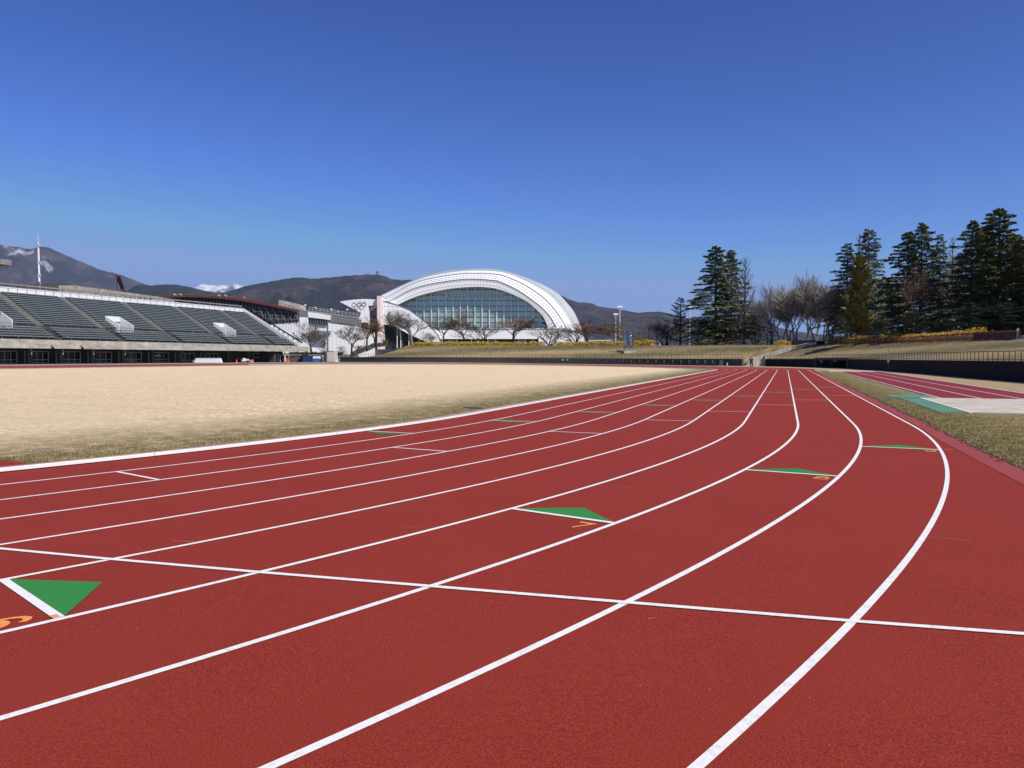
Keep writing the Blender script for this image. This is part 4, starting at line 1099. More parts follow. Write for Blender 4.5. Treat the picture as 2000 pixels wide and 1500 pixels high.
simple('skip_container', 'dark blue covered container left of the light blue one', 'container', 602, 184, [('body', MB().box(-1.3, .65, 0, 1.6, .05, 1.15), M['blue']), ('cover', MB().prism([(-1.35, -.05, 1.155), (.68, -.05, 1.155), (.6, -.05, 1.4), (-1.2, -.05, 1.42)], Vector((0, 1.7, 0))), M['blue'])])
simple('skip_container', 'light blue bin with a white sheet on top beside the dark blue container', 'container', 616, 184, [('body', MB().box(-.6, .95, 0, 1.5, .05, .85), M['blue_l']), ('sheet', MB().prism([(-.65, -.05, .86), (1.0, -.05, .86), (.8, -.05, 1.35), (-.45, -.05, 1.4)], Vector((0, 1.6, 0))), M['wpanel'])])
simple('white_bench_case', 'long low white box with sloping ends standing before the stand', 'equipment box', 406, 148,
       [('body', MB().prism([(-2.6, 0, .05), (2.6, 0, .05), (2.3, 0, .88), (-2.35, 0, .88)], Vector((0, 1.0, 0))), M['wpanel']), ('lid', MB().box(-2.4, 2.35, -.03, 1.03, .885, .95), M['wwall']), ('end_cap', MB().box(-2.95, -2.62, .1, .8, .05, .6), M['conc'])])
simple('parked_van', 'pale boxy utility trailer parked in the shade under the stand', 'trailer', 508, 188,
       [('body', MB().prism([(-2.1, 0, .45), (2.1, 0, .45), (2.1, 0, 1.15), (1.6, 0, 1.25), (-2.1, 0, 1.25)], Vector((0, 1.8, 0))), M['shed_l']), ('wheel', MB().tube([(-1.2, -.05, .32), (-1.2, .2, .32)], .32, 12), M['black']), ('wheel', MB().tube([(1.2, -.05, .32), (1.2, .2, .32)], .32, 12), M['black'])])
def cone(px, v, lab, h=.7):
    simple('traffic_cone', lab, 'cone', px, v, [('cone_body', MB().tube([(0, 0, .04), (0, 0, h)], [.17, .04], 12), M['orange_c']), ('cone_base', MB().box(-.22, .22, -.22, .22, 0, .05), M['orange_c'])], 'orange traffic cones before the stand')
cone(462.5, 158, 'orange traffic cone left of the white field machine'); cone(494.5, 158, 'orange traffic cone right of the white field machine')
cone(560.5, 168, 'tall orange marker cone at the end of the stand, front one', 1.25); cone(564, 172, 'shorter orange cone behind the tall one at the end of the stand', .95)
simple('field_machine', 'small white wheeled field marking machine between two orange cones', 'machine', 476, 160,
       [('body', MB().prism([(-.5, 0, .25), (.55, 0, .25), (.45, 0, .6), (.1, 0, .95), (-.15, 0, .95), (-.3, 0, .55)], Vector((0, .6, 0))), M['wpanel']), ('wheel', MB().tube([(-.65, 0, .2), (-.65, .15, .2)], .2, 10), M['black']), ('wheel', MB().tube([(.8, 0, .22), (.8, .15, .22)], .22, 10), M['black']),
        ('handle', MB().tube([(-.3, .3, .6), (-1.0, .3, .85)], .03, 5), M['greyp']), ('tank', MB().box(.6, 1.0, 0, .5, .35, .75), M['wpanel'])])
simple('folding_table', 'small white crate beside the right traffic cone', 'crate', 490.5, 159, [('crate_body', MB().box(-.25, .2, 0, .4, 0, .5), M['conc']), ('crate_lid', MB().box(-.27, .22, -.02, .42, .502, .55), M['wpanel'])])
simple('leaning_panels', 'white boards leaning at the corner post past the stand', 'boards', 553, 180, [('board', MB().box(-1.3, -1.1, 0, .05, .1, 1.9), M['wpanel']), ('board', MB().box(-.75, -.6, 0, .05, .1, 1.8), M['wpanel']), ('board', MB().prism([(.35, 0, .1), (.7, 0, .1), (.5, 0, 2.6), (.35, 0, 2.7)], Vector((0, .05, 0))), M['wpanel'])])
simple('white_pump_unit', 'small white pipe frame right of the beige shed', 'frame', 657, 186, [('upright', MB().tube([(-.3, 0, 0), (-.3, 0, 1.4)], .06, 6), M['wpanel']), ('upright', MB().tube([(.25, 0, 0), (.25, 0, .9)], .06, 6), M['wpanel']), ('cross_pipe', MB().tube([(-.3, 0, 1.35), (.0, 0, 1.3), (.25, 0, .9)], .06, 6), M['wpanel']), ('pump_box', MB().box(-.2, .45, -.1, .3, 0, .45), M['wpanel'])])
# low wall between stand and shed
t = thing('garden_wall', 'low dark olive wall between the grandstand end and the shed', 'wall', tuple(on(595, 188)))
M['olive'] = mat('olive_wall', (.07, .068, .055), (.11, .105, .085), 1, 5, .9)
for a in range(565, 628, 8): bpart(t, [(a, 709.5), (a, 694), (a+7.7, 694), (a+7.7, 709.5)], 189, .5, 'wall_panel', M['olive'])
bpart(t, [(536, 694), (536, 692.6), (628, 692.6), (628, 694)], 188.8, .9, 'coping', M['conc'])
for a in (536, 545, 554): bpart(t, [(a, 709.5), (a, 694), (a+8.6, 694), (a+8.6, 709.5)], 189.3, .5, 'wall_panel', M['conc_dark'])
# bleacher bench before the far wall
lb0, lb1 = l_at_px(1420), l_at_px(1003)
p0 = wall_at(lb0)[0]; t = thing('long_bleacher', 'long dark low bench rail standing before the far wall', 'bleacher', (p0.x, p0.y, 0))
M['blk2'] = mat('dark_bench_metal', (.035, .035, .035), (.055, .052, .05), 2, 4, .6); M['blk3'] = mat('worn_bench_edge', (.10, .095, .09), rough=.6)
for h, r, mm, dd_ in ((1.05, .05, 'blk3', 1.2), (.78, .12, 'blk2', 1.3), (.42, .12, 'blk2', 1.8), (.12, .1, 'blk2', 2.2)):
    m_ = MB(); PP = []
    for l in frange(lb0, lb1, 2): p, d, n_ = wall_at(l); q = p-n_*dd_; PP.append(Vector((q.x, q.y, max(ZG(q.x, q.y), 0)+h)))
    for a, b in zip(PP[:-1], PP[1:]): m_.bar(a, b, .3, r)
    local(m_, t).build('seat_board' if h < .9 else 'top_rail', M[mm], t)
l = lb0; ul = MB().box(-.04, .04, -.5, .5, 0, 1.05).mesh('support', M['blk2'])
while l < lb1:
    p, d, n_ = wall_at(l); q = p-n_*1.5; mesh_obj('support', ul, t, (q.x-p0.x, q.y-p0.y, max(0, ZG(q.x, q.y))), math.atan2(d.y, d.x)); l += 1.9
p, d, n_ = wall_at(lb0-1.0); q = p-n_*1.6
gtag(MB().prism([WP(1419.3, 715.4, px_of(q)[1]), WP(1421.6, 715.4, px_of(q)[1]), WP(1421.6, 708.5, px_of(q)[1]), WP(1419.3, 708.5, px_of(q)[1])], FW*.3).build('marker_post', M['conc']), label='short pale post at the right end of the long dark bench', cat='post')

# lamp posts and masts
def lamp_post(px, v, yb, yt, lab, kind='street'):
    b = W(px, v, Zp(yb, v)); h = Zp(yt, v)-b.z; t = thing('street_lamp' if kind == 'street' else 'floodlight_mast', lab, 'lamp post' if kind == 'street' else 'mast', tuple(b), YAW)
    if kind == 'street':
        MB().tube([(0, 0, 0), (0, 0, h)], [.07, .05], 6).build('pole', M['black'], t); MB().tube([(0, 0, h), (0, 0, h+.3)], [.18, .26], 8).build('lamp_head', M['black'], t)
    else:
        MB().tube([(0, 0, 0), (0, 0, h)], [.30, .2], 10, True).build('pole', M['galv'], t)
        MB().box(-.95, .95, -.12, .12, h, h+.2).build('cross_arm', M['galv'], t)
        for k in (-.7, .0, .7): MB().prism([(k-.27, -.5, h+.2), (k+.27, -.5, h+.2), (k+.27, -.4, h+.9), (k-.27, -.4, h+.9)], Vector((0, .4, 0))).build('floodlight', M['wpanel'], t)
    return t
lamp_post(1267, 170, 677, 645, 'thin dark street lamp right of the steel sculpture')
lamp_post(1946, 100, 662, 622, 'dark street lamp among the cedars at the right end')
lamp_post(574, 190, 690, 652, 'small dark lamp post past the end of the grandstand')
lamp_post(712.5, 215, 676, 651, 'dark lamp post on the slope below the emblem prow')
lamp_post(1210, 300, 676, 602, 'taller white floodlight mast behind the brown tree', 'f'); lamp_post(1202, 330, 676, 616, 'shorter white floodlight mast beside the taller one', 'f')
lamp_post(1346, 300, 676, 603, 'white floodlight mast half hidden beside the tall cedars', 'f')
# steel sculpture on the bank
v = 158; b = W(1227, v); ls = min((abs((wall_at(l)[0]-Vector((b.x, b.y, 0))).length), l) for l in np.arange(l_gapL, l_end, .5))[1]
ls = l_at_px(1227)
dd_ = min((abs(Zp(685.0, px_of(wall_at(ls)[0]+wall_at(ls)[2]*d)[1]) - bank_z(ls, d)), d) for d in np.arange(.6, 9, .1))[1]
b = wall_at(ls)[0]+wall_at(ls)[2]*dd_; v = px_of(b)[1]; b = W(1227, v)
zb = Zp(685.5, v); t = thing('steel_sculpture', 'polished steel sculpture of two tall tongues standing on the far bank', 'sculpture', (b.x, b.y, zb), YAW)
k = v/F
def tong(prof, nm):
    m_ = MB(); n_ = 14
    rings = []
    for (xa, xb, y) in prof:
        cx = ((xa+xb)/2-1227)*k; rx = (xb-xa)/2*k; z = Zp(y, v)-zb
        rings.append([(cx+rx*math.cos(2*math.pi*i/n_), max(.18, rx*.75)*math.sin(2*math.pi*i/n_), z) for i in range(n_)])
    base = 0
    for r in rings: m_.v += r
    for i in range(len(rings)-1):
        for j in range(n_): m_.f.append((i*n_+j, i*n_+(j+1) % n_, (i+1)*n_+(j+1) % n_, (i+1)*n_+j))
    m_.f.append(tuple(range(n_-1, -1, -1))); m_.f.append(tuple((len(rings)-1)*n_+j for j in range(n_)))
    m_.build(nm, M['steel'], t, smooth=True)
tong([(1218, 1226.5, 685.5), (1218, 1226.4, 670), (1218.5, 1225, 664), (1219, 1222.6, 658), (1219.3, 1222.2, 650), (1219, 1222.4, 647), (1219.6, 1222, 644.8), (1220.6, 1221.2, 644)], 'left_tongue')
tong([(1228.5, 1236, 685.5), (1229, 1236, 672), (1229.5, 1235.8, 664), (1231, 1235.6, 656), (1231.8, 1235.3, 650), (1231.6, 1235.2, 647), (1232.4, 1234.8, 645), (1233.3, 1234.1, 644.2)], 'right_tongue')
MB().tube([((1228-1227)*k, 0, Zp(664, v)-zb), ((1229.5-1227)*k, 0, Zp(660, v)-zb), ((1231.5-1227)*k, 0, Zp(655, v)-zb)], [.1, .28, .3], 10).build('side_lobe', M['steel'], t, smooth=True)
MB().box(-1.05, 1.35, -.7, .8, -.5, .03).build('plinth', M['conc'], t)

# ------------------------------------------------------------------ hills
SNOW_PTS = {}
def ridge(name, prof, v_top, v_base, z_base, m, seed, rough_px=1.0, px_step=5, rows=14, gully=.12):
    r = np.random.default_rng(seed); xs = np.arange(prof[0][0], prof[-1][0]+1, px_step); ys = np.interp(xs, [p[0] for p in prof], [p[1] for p in prof])
    def nz(x, f, ph): return math.sin(x*f+ph)+.6*math.sin(x*f*2.3+ph*1.7)+.35*math.sin(x*f*5.1+ph*2.9)
    sc_ = v_top*.16
    m_ = MB(); ph = seed*1.37
    for i, x in enumerate(xs):
        yj = ys[i]+.35*rough_px*nz(x, .31, ph)+r.normal(0, .22*rough_px)
        zt_ = Zp(yj, v_top)
        for j in range(rows+1):
            f_ = j/rows; v_ = v_base+(v_top-v_base)*f_; q = W(x, v_)
            nv = Vector((q.x/sc_+ph, q.y/sc_, ph)); g_ = (1-2*abs(mnoise.fractal(nv, .9, 2.1, 6)))-.75
            z = z_base+(zt_-z_base)*max(0, (f_**1.15)+g_*gully*math.sin(math.pi*f_**.9)) if j < rows else zt_
            m_.v.append((q.x, q.y, z))
        q = W(x, v_top*1.12); m_.v.append((q.x, q.y, z_base))
    n_ = rows+2
    for i in range(len(xs)-1):
        for j in range(n_-1):
            a = i*n_+j; m_.f.append((a, a+n_, a+n_+1, a+1))
    o = m_.build(name, m, smooth=True); return gtag(o, kind='structure')
def hill_mat(name, c1, c2, c3, s1, snow=None):
    m = mat(name, c1, c2, s1, 10, .95, bump=.6, bscale=s1*3, col3=c3, s3=s1*.30, e3=.56, bdist=40, lo=.40, hi=.62)
    if snow:
        t_ = m.node_tree; b_ = t_.nodes['Principled BSDF']; tc = t_.nodes.new('ShaderNodeTexCoord'); mp = t_.nodes.new('ShaderNodeMapping'); mp.inputs['Scale'].default_value = snow[3]
        n_ = t_.nodes.new('ShaderNodeTexNoise'); n_.inputs['Scale'].default_value = snow[0]; n_.inputs['Detail'].default_value = 9; n_.inputs['Roughness'].default_value = .7
        t_.links.new(tc.outputs['Object'], mp.inputs[0]); t_.links.new(mp.outputs[0], n_.inputs['Vector'])
        sp_ = t_.nodes.new('ShaderNodeSeparateXYZ'); t_.links.new(tc.outputs['Object'], sp_.inputs[0])
        hr = t_.nodes.new('ShaderNodeMapRange'); hr.inputs[1].default_value = snow[1]; hr.inputs[2].default_value = snow[2]; t_.links.new(sp_.outputs['Z'], hr.inputs[0])
        ad = t_.nodes.new('ShaderNodeMath'); ad.operation = 'MULTIPLY_ADD'; t_.links.new(hr.outputs[0], ad.inputs[0]); ad.inputs[1].default_value = .22; t_.links.new(n_.outputs['Fac'], ad.inputs[2])
        if name == 'snowy_mountain':
            for (px_, py_, vv, rad_) in ((90, 494, 9200, 110), (96, 512, 8900, 130), (130, 520, 8900, 120), (30, 492, 9300, 120)):
                dn = t_.nodes.new('ShaderNodeVectorMath'); dn.operation = 'DISTANCE'; dn.inputs[1].default_value = WP(px_, py_, vv)
                t_.links.new(tc.outputs['Object'], dn.inputs[0]); dm = t_.nodes.new('ShaderNodeMapRange'); dm.inputs[1].default_value = rad_*2.4; dm.inputs[2].default_value = rad_*.5; dm.inputs[3].default_value = 0; dm.inputs[4].default_value = .115
                t_.links.new(dn.outputs['Value'], dm.inputs[0]); a2 = t_.nodes.new('ShaderNodeMath'); a2.operation = 'ADD'; t_.links.new(ad.outputs[0], a2.inputs[0]); t_.links.new(dm.outputs[0], a2.inputs[1]); ad = a2
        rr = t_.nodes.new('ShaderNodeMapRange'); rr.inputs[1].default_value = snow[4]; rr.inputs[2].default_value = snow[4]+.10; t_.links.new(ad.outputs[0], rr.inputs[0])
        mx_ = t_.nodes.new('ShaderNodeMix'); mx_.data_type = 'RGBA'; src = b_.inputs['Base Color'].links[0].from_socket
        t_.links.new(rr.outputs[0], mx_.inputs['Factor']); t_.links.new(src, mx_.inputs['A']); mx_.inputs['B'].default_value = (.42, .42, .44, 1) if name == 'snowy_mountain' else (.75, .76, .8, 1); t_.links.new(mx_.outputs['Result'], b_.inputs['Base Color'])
    return m
M['mtA'] = hill_mat('snowy_mountain', (.020, .017, .022), (.066, .052, .054), (.014, .015, .02), .006, (.0035, 700, 1500, (1, 1, .4), .79))
M['mtB'] = hill_mat('wooded_hills', (.014, .012, .015), (.058, .040, .042), (.007, .012, .012), .009)
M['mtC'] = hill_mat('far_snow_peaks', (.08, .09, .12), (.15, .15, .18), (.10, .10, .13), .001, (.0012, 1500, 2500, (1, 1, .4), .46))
M['mtD'] = hill_mat('near_wooded_hill', (.018, .026, .014), (.035, .040, .022), (.05, .036, .03), .008)
ridge('mountain_range', [(-700, 470), (-300, 462), (-60, 470), (0, 477), (20, 480), (45, 483), (65, 487), (85, 481), (100, 483), (112, 489), (135, 499), (160, 510), (200, 527), (240, 537), (270, 549), (300, 560), (330, 572), (370, 592), (430, 620)], 9500, 6500, -50, M['mtA'], 3, 1.0, 4, 44, .38)
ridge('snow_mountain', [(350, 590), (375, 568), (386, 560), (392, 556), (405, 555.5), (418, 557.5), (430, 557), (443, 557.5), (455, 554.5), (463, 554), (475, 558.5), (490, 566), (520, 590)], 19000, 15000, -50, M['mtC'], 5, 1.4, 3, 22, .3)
ridge('wooded_hills', [(150, 640), (200, 606), (240, 577), (262, 560), (275, 556.5), (300, 557.5), (320, 555.5), (345, 555.5), (370, 560), (400, 567), (425, 571), (440, 571), (455, 567), (480, 559), (500, 555), (540, 548), (570, 543), (592, 541.5), (610, 544.5), (650, 541.5), (680, 538.5), (705, 537), (720, 536), (738, 536), (752, 539), (765, 545), (785, 547), (810, 546.5), (850, 549), (920, 556), (1000, 565), (1060, 570), (1085, 573), (1094, 576), (1105, 582), (1125, 589.5), (1140, 591), (1155, 592), (1165, 597), (1180, 600.5), (1200, 602.5), (1230, 608), (1245, 611), (1262, 609.5), (1290, 609), (1310, 613), (1345, 622), (1400, 628), (1440, 622), (1475, 613), (1486, 617), (1500, 628), (1520, 640), (1560, 648), (1620, 655), (1750, 662), (2000, 660), (2400, 655), (3000, 655)], 5200, 2600, -20, M['mtB'], 11, .9, 5, 40, .36)
ridge('near_hill', [(-700, 550), (-200, 557), (-60, 560), (0, 559), (15, 556.5), (30, 560), (55, 556), (80, 553.5), (110, 552.5), (135, 554), (160, 558), (180, 561), (205, 568), (235, 578), (300, 600)], 2400, 1500, -10, M['mtD'], 17, 1.0, 4, 16, .25)
for i, (x, yt, yb) in enumerate(((738.5, 530, 537), (716, 531.5, 537), (723.5, 533.5, 537))):
    v = 5190; b = WP(x, yb, v); t = thing('radio_tower', ['wide relay tower on the wooded hill top left of the dome', 'slim left relay mast on the wooded hill top', 'short middle relay mast on the wooded hill top'][i], 'tower', tuple(b)); h = Zp(yt, v)-b.z
    wv = 7 if i == 0 else 2
    m_ = MB()
    for a in (-1, 1):
        for c_ in (-1, 1): m_.bar((a*wv, c_*wv, -5), (a*wv*.5, c_*wv*.5, h), 1.6, 1.6)
    for k in range(1, 5): z_ = h*k/4; m_.box(-wv*.8, wv*.8, -wv*.8, wv*.8, z_-1, z_+1)
    m_.build('lattice', M['greyp'], t)
    if i == 0: MB().box(-8, 8, -8, 8, h*.45, h*.85).build('dish_platform', M['greyp'], t)

# ------------------------------------------------------------------ trees
def bare_tree(seed, kind):
    r = random.Random(seed); tr = MB(); br = MB()
    # unit tree: height about 10 m
    def grow(p, d, ln, rad, lev, mb, maxlev):
        segs = 4 if lev < 2 else 2; pts = [p]; rd = [rad]; q = p; dd = d
        for s_ in range(segs):
            w_ = Vector((r.gauss(0, 1), r.gauss(0, 1), r.gauss(0, .6)))*(.10 if kind == 'broad' else .13)
            up = .10 if kind != 'broad' else .05
            dd = (dd+w_+Vector((0, 0, up))).normalized(); q = q+dd*ln/segs; pts.append(q); rd.append(max(.019, rad*(1-.55*(s_+1)/segs)))
        mb.tube(pts, rd, 6 if lev == 0 else (4 if lev < 2 else 3), cap=False)
        if lev >= maxlev: return
        nch = {'broad': (6, 5, 5, 5), 'tall': (7, 6, 5, 5), 'bush': (7, 5, 4, 4), 'upright': (5, 5, 6, 5)}[kind][min(lev, 3)]
        for c_ in range(nch):
            t_ = r.uniform(.35, 1.0) if lev else r.uniform(.55, 1.0)
            if c_ == 0: t_ = 1
            i = min(int(t_*segs), segs-1); f_ = t_*segs-i; bp = pts[i].lerp(pts[i+1], f_)
            ax_ = Vector((r.gauss(0, 1), r.gauss(0, 1), r.gauss(0, .4))).normalized()
            sp = {'broad': .95, 'tall': .72, 'bush': .75, 'upright': .46}[kind]*(1.15 if lev == 0 else .9)
            nd = (dd*.9+ax_*sp).normalized()
            if nd.z < .05: nd.z = abs(nd.z)+.12
            grow(bp, nd.normalized(), ln*(r.uniform(.66, .9) if kind == 'upright' else r.uniform(.55, .80)), max(.019, rad*(1-.5*t_)*.6), lev+1, br, maxlev)
    if kind == 'bush':
        for k in range(6): a = k*1.05; grow(Vector((.15*math.cos(a), .15*math.sin(a), 0)), Vector((math.cos(a)*.45, math.sin(a)*.45, 1)).normalized(), r.uniform(3, 4), .13, 1, tr, 4)
    elif kind == 'upright':
        for k in range(2): a = k*3.0+seed; grow(Vector((.12*math.cos(a), .12*math.sin(a), -.3)), Vector((math.cos(a)*.16, math.sin(a)*.16, 1)).normalized(), r.uniform(2.6, 3.4), .15, 0, tr, 4)
    else:
        grow(Vector((0, 0, -.3)), Vector((0, 0, 1)), {'broad': 2.9, 'tall': 4.8}[kind], {'broad': .24, 'tall': .20}[kind], 0, tr, 4)
    return tr, br
def norm_pair(tr, br, hgt=10.0):
    zs = [v[2] for v in br.v]+[v[2] for v in tr.v]; k = hgt/max(zs)
    for m_ in (tr, br): m_.v = [(v[0]*k, v[1]*k, v[2]*k) for v in m_.v]
    w_ = np.percentile(np.abs([v[0] for v in br.v]), 96)
    return w_*2
PROTO = {}
def add_proto(key, tr, br, m1, m2):
    w_ = norm_pair(tr, br); PROTO[key] = (tr.mesh('trunk', m1), br.mesh('crown', m2), w_)
for key, kind, seed in (('broadA', 'broad', 3), ('broadB', 'broad', 8), ('broadC', 'broad', 21), ('tallA', 'tall', 5), ('tallB', 'tall', 14), ('upA', 'upright', 12), ('upB', 'upright', 27), ('bushA', 'bush', 2), ('bushB', 'bush', 31)):
    tr, br = bare_tree(seed, kind); add_proto(key, tr, br, M['bark'], M['twig_dark'])
def larch(seed, lean=0.0, dens=90):
    r = random.Random(seed); tr = MB(); br = MB(); H_ = 10
    tr.tube([(0, 0, -.3), (.02, 0, 3), (-.03, .02, 6.5), (0, 0, 9.9)], [.17, .13, .08, .015], 6)
    for k in range(dens):
        f_ = (k+r.random())/dens; z = 1.0+f_*8.6; a = r.uniform(0, 6.28); ln = (1-f_)**.8*2.5*r.uniform(.6, 1.1)+.3
        if math.cos(a) > 0: ln *= 1+lean
        d = Vector((math.cos(a), math.sin(a), .55+.4*f_)).normalized(); p = Vector((0, 0, z)); pts = [p]; 
        for s_ in range(4): d = (d+Vector((0, 0, .16))).normalized(); p = p+d*ln/4; pts.append(p)
        br.tube(pts, [.032, .026, .02, .014, .008], 3, cap=False)
        for s_ in range(6):
            i = r.randint(1, 3); q = pts[i].lerp(pts[i+1], r.random()); dd = (d+Vector((r.gauss(0, .5), r.gauss(0, .5), r.gauss(.1, .3)))).normalized(); br.tube([q, q+dd*ln*.32], [.012, .006], 3, cap=False)
    return tr, br
for key, sd_, ln_ in (('larchA', 4, .8), ('larchB', 9, 0)):
    tr, br = larch(sd_, ln_); add_proto(key, tr, br, M['bark'], M['twig_dark'])
def conifer(seed, width=3.0, nb=110, droop=.25, kind='cedar', bare_to=.06, dens=1.0, power=.75):
    """trunk with drooping boughs; every bough carries many small needle sprays"""
    r = random.Random(seed); tr = MB(); cr = MB(); H_ = 10.0
    tr.tube([(0, 0, -.3), (0, 0, 4), (.04, .02, 7.5), (0, 0, 9.9)], [.12, .09, .05, .012], 7)
    V = cr.v; Fc = cr.f
    for k in range(nb):
        f_ = bare_to+(1-bare_to)*((k+r.random())/nb); z = f_*9.9
        a = k*2.399+r.gauss(0, .35); env = (1-f_)**power*width+.12
        ln = env*r.choice((.5, .7, .88, 1.0, 1.12, 1.28, 1.5))*(1 if f_ > .12 else .8)
        up = {'cedar': .15+.35*f_, 'spruce': .38+.3*f_, 'cypress': 1.1}[kind]
        d = Vector((math.cos(a), math.sin(a), up)).normalized(); p = Vector((0, 0, z)); pts = [p]; n_ = 6
        for s_ in range(n_):
            d = (d+Vector((0, 0, -droop*1.0/n_*1.6))).normalized(); p = p+d*ln/n_; pts.append(p)
        tr.tube(pts[:-1], [.035, .03, .022, .016, .012, .008][:len(pts)-1], 3, cap=False)
        side = Vector((-math.sin(a), math.cos(a), 0)); ns = int((60+190*ln/width)*dens)
        for s_ in range(ns):
            t_ = r.random()**.55; i = min(int(t_*n_), n_-1); q = pts[i].lerp(pts[i+1], t_*n_-i)
            sd_ = r.gauss(0, 1)*.21*ln*(1-.86*t_)+r.gauss(0, .02); q = q+side*sd_+Vector((0, 0, r.gauss(-.02, .035)-abs(sd_)*.22))
            L_ = r.uniform(.10, .27)*(1.0 if kind != 'cypress' else .85); wd = L_*r.uniform(.14, .30)
            dr = (Vector((math.cos(a), math.sin(a), 0))*r.uniform(.3, 1)+side*(1 if sd_ > 0 else -1)*r.uniform(.2, .9)+Vector((0, 0, r.uniform(-.5, .25) if kind != 'spruce' else r.uniform(-.2, .5)))).normalized()
            if kind == 'cypress': dr = (dr+Vector((0, 0, 1.1))).normalized()
            pw = dr.cross(Vector((r.gauss(0, .5), r.gauss(0, .5), 1))).normalized()*wd; b_ = len(V)
            V.extend([tuple(q-pw*.4), tuple(q+dr*L_*.55-pw), tuple(q+dr*L_), tuple(q+dr*L_*.5+pw)]); Fc.append((b_, b_+1, b_+2, b_+3))
    return tr, cr
for key, args in (('cedarA', (1, 2.7, 135, .30, 'cedar', .05, 1.25)), ('cedarB', (2, 2.5, 125, .28, 'cedar', .08, 1.15)), ('cedarC', (6, 2.3, 105, .36, 'cedar', .10, .85)), ('spruceA', (3, 2.7, 60, -.05, 'spruce', .06, .8, .85)), ('cypressA', (4, 1.9, 130, .1, 'cypress', .01, 1.2, .55)), ('shrubA', (5, 4.0, 80, .3, 'cedar', .02, 1.2, .4))):
    tr, br = conifer(*args); add_proto(key, tr, br, M['bark'], M['needle'])
tree_n = 0
def tree(name, key, px, v, yb, yt, wpx, label, cat='tree', group=None, crown=None, trunk=None, rot=None):
    global tree_n; tree_n += 1
    tm, cm, pw = PROTO[key]; zb = Zp(yb, v); zt = Zp(yt, v); h = (zt-zb); wd = wpx*v/F
    b = W(px, v, zb); t = thing(name, label, cat, tuple(b), 0, group)
    rz = rot if rot is not None else (tree_n*2.17) % 6.28; s = h/10.0; sw = min(max(wd/pw, s*.4), s*2.2)
    mesh_obj('trunk', tm, t, rz=rz, scale=(sw, sw, s), m=trunk); mesh_obj('crown', cm, t, rz=rz, scale=(sw, sw, s), m=crown)
    return t
G1 = 'bare trees along the far bank'; tb = M['twig_brown']; 
